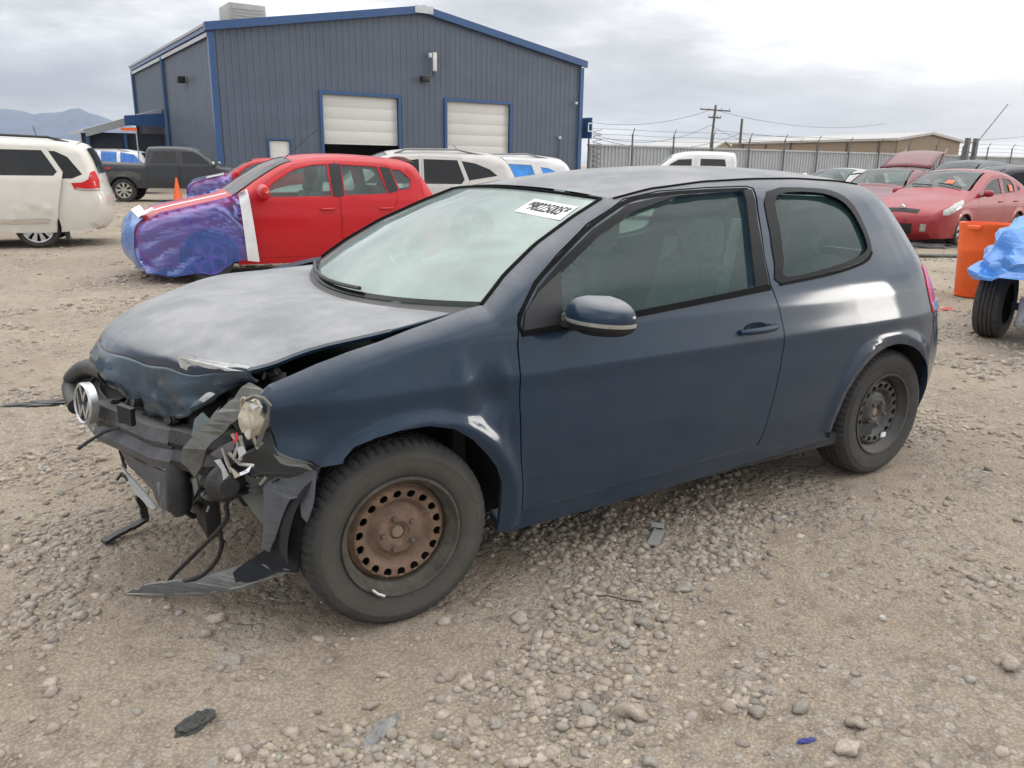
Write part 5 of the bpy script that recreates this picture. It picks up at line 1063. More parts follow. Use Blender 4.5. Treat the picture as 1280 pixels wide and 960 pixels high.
# second red car with blue film, beyond the first
A = place(238, 25.0); c2 = hatch('wrapped_red_car', 'red car with blue and white film over its bonnet, beyond the bright red hatchback', A, (.1, -.6), SCR+R(16), redp, g_clear, step=.14)
for sd_ in (-1, 1): panel('film_wrap', fo, wrinkle(c2), sd_, filmblue, c2.root, step=.1, depth=0)
c2.patch('film_wrap', 0, 4.6, -1, 1, filmblue, .03); c2.patch('tape_strip', 4.4, 5.6, -.98, .98, M('pale_film', (.62, .55, .6), .3, coat=.3, var=.2), .04); c2.patch('tape_strip', 3.4, 5.7, -.3, .1, M('white_film', (.75, .76, .8), .3), .05)
# white crossover behind the red hatchback
A = place(641, 14.9); c3 = suv('white_crossover', 'dusty white crossover with dark rear glass behind the red hatchback', A, (4.3, -.75), SCR+R(12), M('dusty_white_paint', (.50, .49, .46), .4, coat=.6, var=.05, dust=.3, mud=.15), g_dark, wins=[[(1.66, 1.12), (2.0, 1.38), (2.3, 1.50), (2.62, 1.54), (2.62, 1.12)], [(2.70, 1.12), (2.70, 1.54), (3.30, 1.53), (3.42, 1.20), (3.36, 1.12)], [(3.48, 1.18), (3.36, 1.52), (3.62, 1.48), (3.88, 1.38), (4.02, 1.27)]], sc=1.0, step=.08)
MB().tube([(3.5, .2, 1.65), (3.36, .2, 1.80)], .006, 5).build('aerial', black, c3.root)
# white wagon with blue tape on the windows
A = place(718, 18.2); c4 = suv('taped_wagon', 'white wagon with bright blue film taped over its side windows, right of the crossover', A, (4.35, -.8), SCR+R(10), whitepaint, M('blue_tape_film', (.03, .22, .62), .3, coat=.5, var=.3, scale=4), wins=[[(1.75, 1.16), (2.0, 1.34), (2.3, 1.46), (2.52, 1.50), (2.55, 1.20)], [(2.82, 1.18), (2.82, 1.50), (3.42, 1.48), (3.56, 1.24), (3.46, 1.18)], [(3.68, 1.18), (3.60, 1.44), (3.78, 1.42), (3.98, 1.32), (4.10, 1.22)]], step=.1, sc=.99)
c4.side_patch('tape_film', [(2.60, 1.22), (2.60, 1.48), (2.76, 1.48), (2.76, 1.22)], MATS['blue_tape_film'], sides=(-1,)); c4.side_patch('wrap_edge', [(1.9, 1.02), (2.5, 1.12), (3.3, 1.12), (3.6, 1.06), (3.3, 1.05), (2.5, 1.03)], interior, sides=(-1,))
# white pickup by the fence
A = place(870, 24); PKW = PK; c5 = Car('white_pickup', 'white pickup truck with dark side windows parked by the pale fence', 'pickup', put(A, (2.9, 0), SCR-R(12)), SCR-R(12), PK, hw=.97, belt=1.26, tum=.26, wheels=(1.02, 4.75), Rt=.40, ra=.46, zb=.48, paint=whitepaint, crown=.04, rnd=.10, step=.14); c5.gl = g_dark
c5.body(doors=[([(1.55, .56), (1.55, 1.24), (2.05, 1.62), (2.35, 1.77), (2.85, 1.80), (2.86, .56)], [[(1.95, 1.32), (2.2, 1.57), (2.4, 1.68), (2.76, 1.70), (2.78, 1.32)]]), ([(2.89, .56), (2.88, 1.80), (3.75, 1.79), (3.85, 1.72), (3.93, 1.3), (3.93, .56)], [[(3.0, 1.32), (3.0, 1.71), (3.66, 1.70), (3.74, 1.36), (3.72, 1.32)]])])
c5.patch('bonnet', 3, 5); c5.patch('windscreen', 5, 7.2, -.93, .93, g_clear); c5.patch('roof', 7.2, 10.9); c5.patch('cab_back', 10.9, 13); c5.patch('bed_cover', 13.0, 15.0, mat=black); c5.patch('tailgate', 15, 18); c5.patch('front_bumper', 0, 3, mat=chrome); c5.wheels4('alloy', 6); c5.mirror(1.75, 1.32, whitep)
# silver car with its door open, at the fence
SED = [(.10, .22), (.02, .38), (.0, .56), (.08, .70), (.4, .82), (1.2, .95), (1.42, 1.03), (1.85, 1.28), (2.2, 1.41), (2.8, 1.44), (3.3, 1.36), (3.75, 1.14), (3.95, 1.08), (4.35, 1.04), (4.55, .92), (4.58, .60), (4.50, .32)]
def sedan(name, label, anchor, local, ang, paint, gl, step=.12, sc=1.0, group=None):
    c = Car(name, label, 'car', put(anchor, local, ang, sc), ang, SED, hw=.89, belt=.96, tum=.36, wheels=(.88, 3.55), Rt=.32, ra=.365, zb=.22, paint=paint, crown=.045, rnd=.11, step=step, scale=sc, group=group); c.gl = gl
    c.body(doors=[([(1.35, .30), (1.35, .96), (1.85, 1.22), (2.2, 1.33), (2.52, 1.35), (2.52, .30)], [[(1.62, 1.0), (1.92, 1.19), (2.2, 1.29), (2.46, 1.31), (2.46, 1.0)]]), ([(2.55, .30), (2.55, 1.35), (3.15, 1.30), (3.40, 1.10), (3.35, .80), (3.12, .58), (3.10, .30)], [[(2.61, 1.0), (2.61, 1.31), (3.08, 1.26), (3.28, 1.05), (3.24, 1.0)]])])
    c.patch('bonnet', 3, 6); c.patch('windscreen', 6, 8.2, -.93, .93, g_clear); c.patch('roof', 8.2, 10.1); c.patch('rear_window', 10.1, 11.6, -.85, .85, g_clear); c.patch('boot_lid', 11.6, 14); c.patch('rear_bumper', 14, 16); c.patch('front_bumper', 0, 3)
    c.side_patch('headlamp', [(.05, .60), (.07, .70), (.45, .82), (.62, .80), (.35, .66)], clearlamp); c.wheels4(spokes=7); c.mirror(1.55, .99); return c
silver = M('silver_paint', (.42, .43, .43), .35, .3, coat=.8, var=.05, dust=.25)
A = place(1052, 27.0); c6 = sedan('silver_sedan', 'silver sedan with a front door swung open, in front of the fence', A, (2.4, 0), SCR+R(36), silver, g_clear, sc=1.03)
o = MB().box((1.30, -1.35, .62), (.06, .85, .62)).build('open_door', silver, c6.root, bevel=.02); MB().tube([(1.30, -1.75, .93), (1.36, -1.60, 1.22), (1.42, -1.25, 1.34), (1.42, -.95, 1.30)], .022, 6).build('door_frame', black, o)
# red compact with front lamp, tail hatch up: maroon hatchback
maroon = M('maroon_paint', (.12, .006, .014), .35, .2, coat=.6, var=.08, dust=.2, dcol=(.36, .30, .30), mud=.2)
A = place(1108, 22.5); a = SCR+R(44); c7 = sedan('maroon_hatchback', 'maroon hatchback with its tailgate raised and front door ajar behind the other red hatchback', A, (2.0, 0), a, maroon, g_clear, sc=1.04)
m = MB(); m.grid([[(3.20+1.05*q, v*(.66-.08*q), 1.46+.42*math.sin(q*1.5)+.05*(1-v*v)) for v in np.linspace(-1, 1, 9)] for q in np.linspace(0, 1, 8)]); tg = m.build('raised_tailgate', maroon, c7.root, fix=False); tg.modifiers.new('t', 'SOLIDIFY').thickness = .04
for sd_ in (-1, 1): MB().slab([(4.15, sd_*.58, 1.84), (4.55, sd_*.54, 2.02), (4.50, sd_*.54, 1.90), (4.20, sd_*.56, 1.62), (3.9, sd_*.60, 1.56)], .03).build('tailgate_corner', maroon, tg, smooth=False)
MB().box((1.62, -1.28, .70), (.9, .06, .62), rz=R(-38)).build('open_door', maroon, c7.root, bevel=.02); MB().tube([(1.30, -.98, 1.02), (1.55, -1.2, 1.22), (1.95, -1.5, 1.28), (2.1, -1.6, 1.05)], .022, 6).build('door_frame', black, c7.root)
c7.side_patch('orange_note', [(2.70, .98), (2.70, 1.20), (2.90, 1.22), (2.92, .98)], orange, sides=(-1,), off=.012)
MB().box((.35, -.2, .70), (.9, 1.5, .10)).build('blue_film_piece', bluewrap, c7.root, bevel=.03)
# --- red liftback, right (near side: its left flank and nose)
PR = [(.14, .18), (.03, .30), (.0, .48), (.04, .62), (.20, .74), (.60, .88), (1.05, .99), (1.30, 1.08), (1.75, 1.28), (2.15, 1.43), (2.55, 1.49), (3.0, 1.48), (3.6, 1.37), (4.1, 1.20), (4.30, 1.10), (4.38, .90), (4.46, .70), (4.44, .45), (4.36, .28)]
pred = M('dusty_red_paint', (.27, .005, .012), .35, .1, coat=.6, var=.08, dust=.16, dcol=(.40, .15, .15), mud=.15)
a = SCR+R(39); A = UZ(1196, 308.5)
pr = Car('red_liftback', 'dusty red liftback with orange note on the windscreen, behind the orange bin', 'car', put(A, (.92, -.80), a), a, PR, hw=.875, belt=.98, tum=.36, wheels=(.92, 3.62), Rt=.31, ra=.35, zb=.19, paint=pred, crown=.04, rnd=.10, ft=.20, rt=.10, step=.06); pr.gl = g_clear
pr.body(doors=[([(1.50, .28), (1.48, .98), (1.95, 1.24), (2.3, 1.36), (2.72, 1.405), (2.74, .28)], [[(1.62, 1.0), (1.98, 1.20), (2.3, 1.31), (2.66, 1.355), (2.67, 1.03)]]), ([(2.77, .28), (2.75, 1.405), (3.3, 1.36), (3.55, 1.26), (3.45, .85), (3.22, .58), (3.20, .28)], [[(2.82, 1.04), (2.82, 1.355), (3.22, 1.32), (3.40, 1.20), (3.36, 1.06)]])], windows=[[(3.50, 1.08), (3.50, 1.22), (3.70, 1.14), (3.66, 1.09)]])
pr.patch('bonnet', 4, 7.05); pr.patch('windscreen', 7.05, 9.2, -.93, .93, g_clear); pr.patch('roof', 9.2, 12.0); pr.patch('rear_window', 12, 13.6, -.85, .85, g_dark); pr.patch('tailgate', 13.6, 15.6); pr.patch('rear_bumper', 15.6, 18); fb = pr.patch('front_bumper', 0, 4.0)
pr.patch('grille_slot', 3.0, 3.55, -.55, .55, M('slot_black', (.01, .008, .008), .6), .006, fb); pr.patch('lower_intake', 1.0, 1.9, -.50, .50, MATS['slot_black'], .006, fb); pr.patch('number_plate_mount', 1.9, 2.5, -.26, .26, pred, .012, fb)
pr.side_patch('headlamp', [(.16, .64), (.22, .73), (.55, .86), (.86, .93), (.80, .86), (.50, .72), (.28, .64)], clearlamp, off=.010, step=.04);
pr.patch('fog_lamp', 1.2, 1.9, -.93, -.76, clearlamp, .012, fb, nv=4); pr.patch('fog_lamp', 1.2, 1.9, .76, .93, clearlamp, .012, fb, nv=4)
e0 = pr.E(np.array(3.55), np.array(0.0), .02); MB().lathe([(.04, 0), (.055, .012), (.07, 0)], c=(0, 0, 0), axis='X', n=20).build('emblem', chrome, fb).location = tuple(e0)
MB().box((0, 0, 0), (.01, .13, .018)).build('emblem_bar', chrome, fb).location = tuple(e0+np.array([-.008, 0, 0]))
for v0, v1 in ((-.75, -.05), (.05, .75)): MB().tube([tuple(pr.E(np.array(7.12+.25*abs(k/6)), np.array(v0+(v1-v0)*k/6), .03)) for k in range(7)], .012, 5).build('wiper_arm', black, pr.root)
pr.patch('orange_note', 7.45, 7.75, -.42, -.20, orange, .012, nv=4); pr.side_patch('orange_note', [(3.08, 1.08), (3.08, 1.22), (3.24, 1.20), (3.24, 1.08)], orange, sides=(-1,), off=.010)
pr.wheels4(spokes=7, rr=.215); pr.mirror(1.66, 1.0, size=1.0)
for y in (-.35, .35): car_seat(pr.root, 2.35, y, .40, seattan)
MB().box((1.40, 0, .93), (.45, 1.3, .12)).build('dashboard', interior, pr.root, bevel=.03)
# dark minivans behind it
darkp = M('dark_grey_paint', (.045, .05, .058), .4, .3, coat=.6, var=.1, dust=.45, dcol=(.22, .22, .22))
A = place(1190, 27.5); c8 = suv('dark_minivan', 'dark grey minivan with pale windscreen behind the dusty red liftback', A, (1.6, 0), SCR+R(35), darkp, g_dark, sc=1.08, step=.15, rails=False, catg='minivan')
A = place(1228, 23.5); c9 = suv('black_suv', 'black suv with rounded roof beside the dark grey minivan, far right', A, (1.5, -.4), SCR+R(4), blackpaint, g_dark, sc=.97, step=.15, rails=False)
# --- orange bin
A = UZ(1222, 374); bn = empty('bin', (A[0]+.10+.16*math.cos(SCR), A[1]+.25+.16*math.sin(SCR), 0), .1, 'orange plastic waste barrel standing behind the blue-wrapped wreck', 'bin')
prof = [(.24, .0), (.25, .01), (.285, .55), (.292, .56), (.292, .60), (.305, .80), (.318, .86), (.322, .88), (.322, .91), (.306, .91), (.30, .88), (.275, .5), (.24, .03)]
MB().lathe([(r_*.92, h_*.97) for r_, h_ in prof], n=36).build('barrel', orange, bn); MB().lathe([(.001, .02), (.24, .02)], n=30).build('barrel_base', orange, bn)
for sd_ in (-1, 1): MB().box((sd_*.335, 0, .84), (.05, .14, .05)).build('barrel_handle', orange, bn, bevel=.01)
# --- blue-wrapped wreck at the right edge
A = UZ(1234, 420); wk = empty('wrapped_wreck', (A[0], A[1], 0), SCR+R(52), 'front end of a wreck wrapped in bright blue film, at the right edge', 'car')
wheel(wk, (.0, -.02, .32), 1, .32, .22, .19, 'alloy', 5, M('dull_alloy', (.14, .14, .14), .6, .5), n=96, steer=R(-6))
mm = MB(); rw = []
for i, q in enumerate(np.linspace(0, 1, 60)):
    row = []
    for j, v in enumerate(np.linspace(-1, 1, 56)):
        x_ = -.40+2.4*q; top = np.interp(q, [0, .03, .08, .2, .4, 1], [.80, 1.0, 1.10, 1.17, 1.24, 1.3]); ang_ = v*1.75; hw_ = np.interp(q, [0, .03, .10, 1], [.70, .84, .92, .93])
        zc0 = .62; yy = math.sin(ang_)*hw_/math.sin(min(1.57, 1.9)) ; zz = zc0+(top-zc0)*max(-.45, math.cos(ang_))
        k = noise.noise(Vector((x_*3, yy*3, zz*3)))*.07+abs(noise.noise(Vector((x_*1.5+yy*4, yy*1.0, zz*6))))*.15-.02
        row.append((x_-.22-k*.8, -.80+yy*(1+k), zz+k*.7))
    rw.append(row)
mm.grid(rw); mm.build('film_wrap', film_thick, wk, fix=False, angle=28)
m = MB(); m.add([(p[0], p[1], p[2]) for p in rw[0]], [tuple(range(56))]); m.build('film_wrap', film_thick, wk, smooth=False)
MB().box((1.3, -.8, .62), (2.0, 1.2, .5)).build('engine_mass', interior, wk, bevel=.05); MB().tube([(.0, -.15, .30), (.0, -.5, .30), (.1, -.8, .32)], .035, 8).build('drive_shaft', dirtyblack, wk)
MB().box((-.05, -.24, .26), (.07, .06, .26), tilt=('Y', .3)).box((-.05, -.28, .16), (.14, .12, .05)).build('suspension_knuckle', M('light_alloy_part', (.42, .42, .42), .5, .4, var=.3), wk, bevel=.008)
MB().tube([(-.05, -.2, .15), (-.02, -.6, .16), (.1, -1.0, .18)], .022, 6).build('control_arm', dirtyblack, wk); wheel(wk, (.0, -1.55, .32), -1, .32, .22, .19, 'alloy', 5, MATS['dull_alloy'], n=40)
# --- traffic cone
A = UZ(223, 253); cn = empty('traffic_cone', A, 0, 'orange traffic cone standing beside the black pickup', 'cone'); MB().lathe([(.17, .03), (.16, .04), (.03, .85), (.001, .86)], n=20).build('cone_body', orange, cn); MB().box((0, 0, .015), (.42, .42, .03)).build('cone_base', orange, cn, bevel=.004)
# ------------------------------------------------------------------ BLUE METAL BUILDING
def wall_pt(px, py, o, d):
    """point of the vertical plane through o along d seen at a pixel -> (s, z)"""
    r = ray(px, py); n_ = np.array([-d[1], d[0], 0]); t_ = ((o-CAM) @ n_)/(r @ n_); p = CAM+t_*r; return float((p-o) @ np.array([d[0], d[1], 0])), float(p[2])
BL, BR = place(275, 36.0), place(722, 46.7); dg_ = (BR-BL); WID = np.linalg.norm(dg_); dg_ /= WID; ds_ = np.array([-dg_[1], dg_[0], 0.])   # along gable, along side (backwards)
rotb = rotz_from(dg_); bd = empty('warehouse', BL, rotb, 'large blue corrugated metal warehouse with two white roller doors', 'building')
wallm = M('blue_grey_cladding', (.078, .100, .138), .5, .0, coat=.15, var=.12, scale=.7, mud=.25, dust=.05); bluetrim = M('blue_trim', (.022, .075, .20), .4, coat=.3, var=.05)
EV = wall_pt(262, 34, BL, dg_)[1]; EVR = wall_pt(728, 80, BL, dg_)[1]; RGs, RGz = wall_pt(527, 13, BL, dg_); DEP = 19.5
EV = (EV+EVR)/2
def roof_z(s_): return EV+(RGz-EV)*(s_/RGs if s_ < RGs else (WID-s_)/(WID-RGs))
def corr(name, s0, s1, zb_, ztop, parent, mat=wallm, pitch=.305, plane='front', y0=0., depth=.020):
    """ribbed sheet between s0..s1; ztop may be a function"""
    pts = []; s_ = s0
    while s_ < s1-1e-6:
        for ds, h_ in ((0, 0), (pitch*.62, 0), (pitch*.70, depth), (pitch*.92, depth)):
            if s_+ds < s1: pts.append((s_+ds, h_))
        s_ += pitch
    pts.append((s1, 0)); zt = ztop if callable(ztop) else (lambda q: ztop); zbm = zb_ if callable(zb_) else (lambda q: zb_)
    rows = [[(a, -h_+y0, zbm(a)) for a, h_ in pts], [(a, -h_+y0, zt(a)) for a, h_ in pts]]
    if plane == 'side': rows = [[(h_*-1+y0, a, z) for (a, yy, z), (q, h_) in zip(r_, pts)] for r_ in rows]
    return MB().grid(rows).build(name, mat, parent, smooth=False, fix=False)
d1 = [wall_pt(402, 117, BL, dg_), wall_pt(497, 121, BL, dg_)]; d2 = [wall_pt(558, 126, BL, dg_), wall_pt(637, 130, BL, dg_)]; pd = [wall_pt(335, 175, BL, dg_), wall_pt(363, 175, BL, dg_)]
dz = wall_pt(450, 181, BL, dg_)[1]
segs = [(0, pd[0][0], 0), (pd[0][0], pd[1][0], pd[0][1]), (pd[1][0], d1[0][0], 0), (d1[0][0], d1[1][0], d1[0][1]), (d1[1][0], d2[0][0], 0), (d2[0][0], d2[1][0], d2[0][1]), (d2[1][0], WID, 0)]
for s0_, s1_, zb_ in segs: corr('wall_panel', s0_, s1_, zb_, roof_z, bd)
corr('wall_panel', 0, DEP, 0, EV, bd, plane='side', y0=0); corr('wall_panel', 0, DEP, 0, EV, bd, plane='side', y0=WID+.03)
MB().box((WID/2, DEP, 3.2), (WID, .1, 6.4)).build('wall_panel', wallm, bd)
wpan = M('white_roller_door', (.60, .595, .565), .5, var=.03)
for (a_, b_), zlo in ((d1, dz), (d2, 0.0)):
    s0_, s1_, zt = a_[0], b_[0], a_[1]; dr_ = bpy.data.objects.new('roller_door', None); COL.objects.link(dr_); dr_.parent = bd; h_ = .53; z_ = zt-h_
    while z_ > zlo-h_+.05:
        zz = max(z_, zlo); MB().box(((s0_+s1_)/2, .12, (zz+z_+h_)/2), (s1_-s0_, .05, z_+h_-zz-.003), ).build('door_slat', wpan, dr_, bevel=.0015); z_ -= h_
    for q in (s0_-.07, s1_+.07): MB().box((q, -.03, zt/2), (.14, .12, zt)).build('door_trim', bluetrim, dr_)
    MB().box(((s0_+s1_)/2, -.03, zt+.07), (s1_-s0_+.28, .122, .14)).build('door_trim', bluetrim, dr_)
MB().box(((d1[0][0]+d1[1][0])/2, 3.0, 3), (d1[1][0]-d1[0][0]+3, .1, 6)).build('dark_door_backdrop', interior, bd)  # near-black sheet behind the half-open door, standing in for the unlit inside
po = MB().box(((pd[0][0]+pd[1][0])/2, .05, pd[0][1]/2), (pd[1][0]-pd[0][0]-.1, .06, pd[0][1]-.05)).build('side_door', wpan, bd, bevel=.01)
for q in (pd[0][0], pd[1][0]): MB().box((q, -.02, pd[0][1]/2), (.08, .10, pd[0][1])).build('door_frame', bluetrim, po)
MB().box(((pd[0][0]+pd[1][0])/2, -.02, pd[0][1]+.04), (pd[1][0]-pd[0][0]+.08, .102, .08)).build('door_frame', bluetrim, po)
roofm = M('pale_metal_roof', (.36, .37, .38), .45, .3, var=.08)
for s0_, s1_ in ((-.25, RGs), (RGs, WID+.25)):
    z0_, z1_ = (roof_z(0)-.25*(RGz-EV)/RGs if s0_ < 0 else RGz), (RGz if s0_ < 0 else roof_z(WID)-.25*(RGz-EV)/(WID-RGs))
    m = MB(); m.add([(s0_, -.22, z0_+.05), (s1_, -.22, z1_+.05), (s1_, DEP+.2, z1_+.05), (s0_, DEP+.2, z0_+.05), (s0_, -.22, z0_+.16), (s1_, -.22, z1_+.16), (s1_, DEP+.2, z1_+.16), (s0_, DEP+.2, z0_+.16)], [(0, 1, 2, 3), (7, 6, 5, 4), (0, 4, 5, 1), (1, 5, 6, 2), (2, 6, 7, 3), (3, 7, 4, 0)]); m.build('roof', roofm, bd, smooth=False)
    m = MB(); m.add([(s0_, -.26, z0_-.14), (s1_, -.26, z1_-.14), (s1_, -.26, z1_+.19), (s0_, -.26, z0_+.19), (s0_, -.06, z0_-.14), (s1_, -.06, z1_-.14), (s1_, -.06, z1_+.19), (s0_, -.06, z0_+.19)], [(0, 1, 2, 3), (7, 6, 5, 4), (0, 4, 5, 1), (1, 5, 6, 2), (2, 6, 7, 3), (3, 7, 4, 0)]); m.build('fascia', bluetrim, bd, smooth=False)
MB().box((RGs, -.27, RGz+.0), (.95, .05, .32)).build('ridge_plate', M('pale_plate', (.5, .52, .55)), bd)
MB().box((-.10, DEP/2, EV-.06), (.20, DEP, .22)).build('gutter', bluetrim, bd); MB().box((-.13, DEP/2, EV-.30), (.05, DEP, .16)).build('eave_light_strip', M('pale_strip', (.45, .47, .5)), bd)
for q, yy in ((0, -.03), (WID, -.03)): MB().box((q, yy, EV/2-.1), (.24, .20, EV-.2)).build('corner_trim', bluetrim, bd)
def side_at(px, py):
    r = ray(px, py); n_ = np.array([-ds_[1], ds_[0], 0]); t_ = ((BL-CAM) @ n_)/(r @ n_); p = CAM+t_*r; return float((p-BL) @ ds_), float(p[2])
q1 = side_at(209, 120)[0]; MB().tube([(-.12, q1, EV-.2), (-.12, q1, .2)], .09, 8).build('downpipe', bluetrim, bd); MB().tube([(-.12, DEP-.1, EV-.2), (-.12, DEP-.1, .2)], .09, 8).build('downpipe', bluetrim, bd)
fl = side_at(233, 100); MB().box((-.25, fl[0], fl[1]), (.35, .35, .30)).build('flood_lamp', black, bd, bevel=.03)
lp = wall_pt(540, 78, BL, dg_); lm = MB().box((lp[0], -.28, lp[1]), (.20, .10, .85)).build('antenna_panel', M('pale_box', (.6, .6, .6)), bd, bevel=.02); MB().box((lp[0]-.22, -.24, lp[1]+.28), (.14, .12, .2)).build('antenna_box', MATS['pale_box'], lm, bevel=.01); MB().tube([(lp[0]-.05, -.2, lp[1]+.1), (lp[0]-.05, -.2, lp[1]-.65), (lp[0]-.35, -.25, lp[1]-.75)], .035, 6).build('antenna_bracket', black, lm)
lp = wall_pt(529, 99, BL, dg_); MB().box((lp[0], -.22, lp[1]), (.42, .26, .26)).build('wall_lamp', black, bd, bevel=.03)
lp = wall_pt(718, 129, BL, dg_); MB().box((lp[0], -.15, lp[1]), (.12, .14, .12)).build('camera_box', MATS['pale_box'], bd); lp = wall_pt(698, 172, BL, dg_); MB().box((lp[0], -.12, lp[1]), (.12, .12, .14)).build('meter_box', MATS['pale_box'], bd); MB().tube([(lp[0], -.08, lp[1]), (lp[0], -.08, .2)], .02, 5).build('conduit', black, bd)
lp = wall_pt(687, 61, BL, dg_); MB().tube([(lp[0], 2.0, lp[1]-.8), (lp[0], 2.0, lp[1]+.25)], .14, 10).build('roof_vent', roofm, bd); MB().tube([(lp[0], 2.0, lp[1]+.25), (lp[0], 2.0, lp[1]+.40)], .20, 10).build('roof_vent_cap', roofm, bd)
# cooler box on the roof
r = ray(303, 18); yb = 6.0; n_ = ds_; t_ = ((BL+ds_*yb-CAM) @ n_)/(r @ n_); p = CAM+t_*r; sx = float((p-BL) @ dg_); ac = empty('rooftop_cooler', BL+dg_*sx+ds_*yb+np.array([0, 0, roof_z(sx)+.1]), rotb, 'pale grey boxy cooler unit on the warehouse roof', 'cooler')
MB().box((0, 0, .75), (1.75, 1.9, 1.1)).build('housing', M('galvanised_box', (.33, .33, .32), .5, .3, var=.12), ac, bevel=.03); MB().box((0, 0, .12), (1.5, 1.5, .3)).build('plinth', roofm, ac)
for k in range(6): MB().box((0, -.96, .35+k*.14), (1.5, .03, .05)).build('louvre', MATS['galvanised_box'], ac)
# blue sign at the right corner, and the hose cabinet
lp = wall_pt(729, 160, BL, dg_); sg = empty('corner_sign', BL+dg_*(lp[0]+.25)+np.array([0, 0, lp[1]]), rotb, 'small dark blue sign on the right corner of the warehouse', 'sign'); MB().box((0, 0, 0), (.08, .9, .9+.2)).build('sign_board', bluetrim, sg, bevel=.01); text_mesh('sign_print', 'D', .7, M('sign_white', (.6, .62, .66)), sg, Matrix.Translation((-.06, -.46, 0)) @ Matrix.Rotation(math.pi/2, 4, 'X'))
# lean-to at the back left of the building
LQ0, LQ1 = side_at(205, 170)[0], DEP+3.5
rr0 = MB(); prof_l = [(-.02, 4.35), (-6.2, 2.95)]
lt = empty('lean_to', BL+ds_*(LQ0-.5), rotb, 'low blue-trimmed lean-to porch at the left rear of the warehouse', 'lean-to')
L_ = 8.5
m = MB(); m.add([(0, 0, 4.0), (-4.0, 0, 2.75), (-4.0, L_, 2.75), (0, L_, 4.0), (0, 0, 4.14), (-4.0, 0, 2.89), (-4.0, L_, 2.89), (0, L_, 4.14)], [(0, 1, 2, 3), (7, 6, 5, 4), (0, 4, 5, 1), (1, 5, 6, 2), (2, 6, 7, 3), (3, 7, 4, 0)]); m.build('roof', roofm, lt, smooth=False)
MB().box((-2.0, -.05, 3.20+.1), (4.0, .06, .36), tilt=('Y', -.30)).build('fascia', roofm, lt, smooth=False); MB().slab([(0, -.10, 3.85), (-2.0, -.10, 3.65), (-2.0, -.10, 3.15), (0, -.10, 3.15)], .06).build('fascia', bluetrim, lt, smooth=False); MB().box((-1.9, 3.2, 1.4), (3.8, .15, 2.8)).build('wall', wallm, lt)
for x_ in (-3.8, -2.0): MB().box((x_, .2, 1.35), (.15, .15, 2.7)).build('post', bluetrim, lt)
MB().box((-1.9, .4, 1.4), (3.7, .1, 2.75)).build('wall', M('shadow_wall', (.03, .038, .052), .8), lt)  # darkened cladding colour: the porch's shade is put into the paint
lf = empty('orange_flag', place(174, 33), SCR, 'orange bar on a thin pole above the black pickup bed', 'marker'); MB().tube([(0, 0, 0), (0, 0, 2.6)], .025, 6).build('pole', M('pole_grey', (.3, .3, .3)), lf); MB().box((-.28, 0, 2.58), (.62, .05, .11)).build('bar', orange, lf)
# ------------------------------------------------------------------ FENCE
FL, FR = place(733, 47.5), place(1330, 69.0); fd = FR-FL; FLn = np.linalg.norm(fd); fd /= FLn
fe = empty('corrugated_fence', FL, rotz_from(fd), 'long pale corrugated metal fence with barbed wire posts', 'fence'); galv = M('pale_galvanised_sheet', (.38, .40, .41), .5, .1, var=.07, scale=1.5); postm = M('fence_post_steel', (.12, .12, .12), .6, .3, var=.2)
H = 2.62; nb = int(FLn/3.0)
for i in range(nb):
    corr('fence_panel', i*3.0+.02, i*3.0+2.98, .05, H+.02*math.sin(i*2.1), fe, galv, pitch=.25, depth=.05)
    MB().box((i*3.0, -.14, 1.65), (.07, .07, 3.3)).build('fence_post', postm, fe); MB().tube([(i*3.0, -.14, 3.28), (i*3.0-.0, -.32, 3.62)], .025, 5).build('post_arm', postm, fe)
MB().box((nb*1.5, -.04, H+.0), (nb*3.0, .12, .10)).build('top_rail', galv, fe)
for k, z_ in enumerate((2.95, 3.2, 3.5)): MB().tube([(i*1.5, -.15-.05*k, z_+.02*math.sin(i*1.3)) for i in range(nb*2+1)], .010, 4).build('barbed_wire', postm, fe)
# coiled wire at the building corner
m = MB(); m.tube([(.4+.25*math.cos(k*.5), -.4+.25*math.sin(k*.5), .3+k*.021) for k in range(150)], .02, 4); m.build('wire_coil', M('wire_grey', (.2, .2, .2), .5, .5), fe)
# gate post cluster on the far right
A = place(1208, 60); gp = empty('gate_tower', A, 0, 'short dark steel gate tower with thin leaning whip at far right', 'gate'); 
for q in (-.5, .55): MB().box((q, 0, 1.9), (.28, .28, 3.8)).build('gate_post', postm, gp)
for z_ in (1.2, 2.0, 2.8, 3.5): MB().box((0, 0, z_), (1.3, .08, .08)).build('cross_bar', postm, gp)
MB().tube([(.6, 0, 3.4), (4.0, 0, 6.3)], .035, 5).build('leaning_whip', postm, gp)
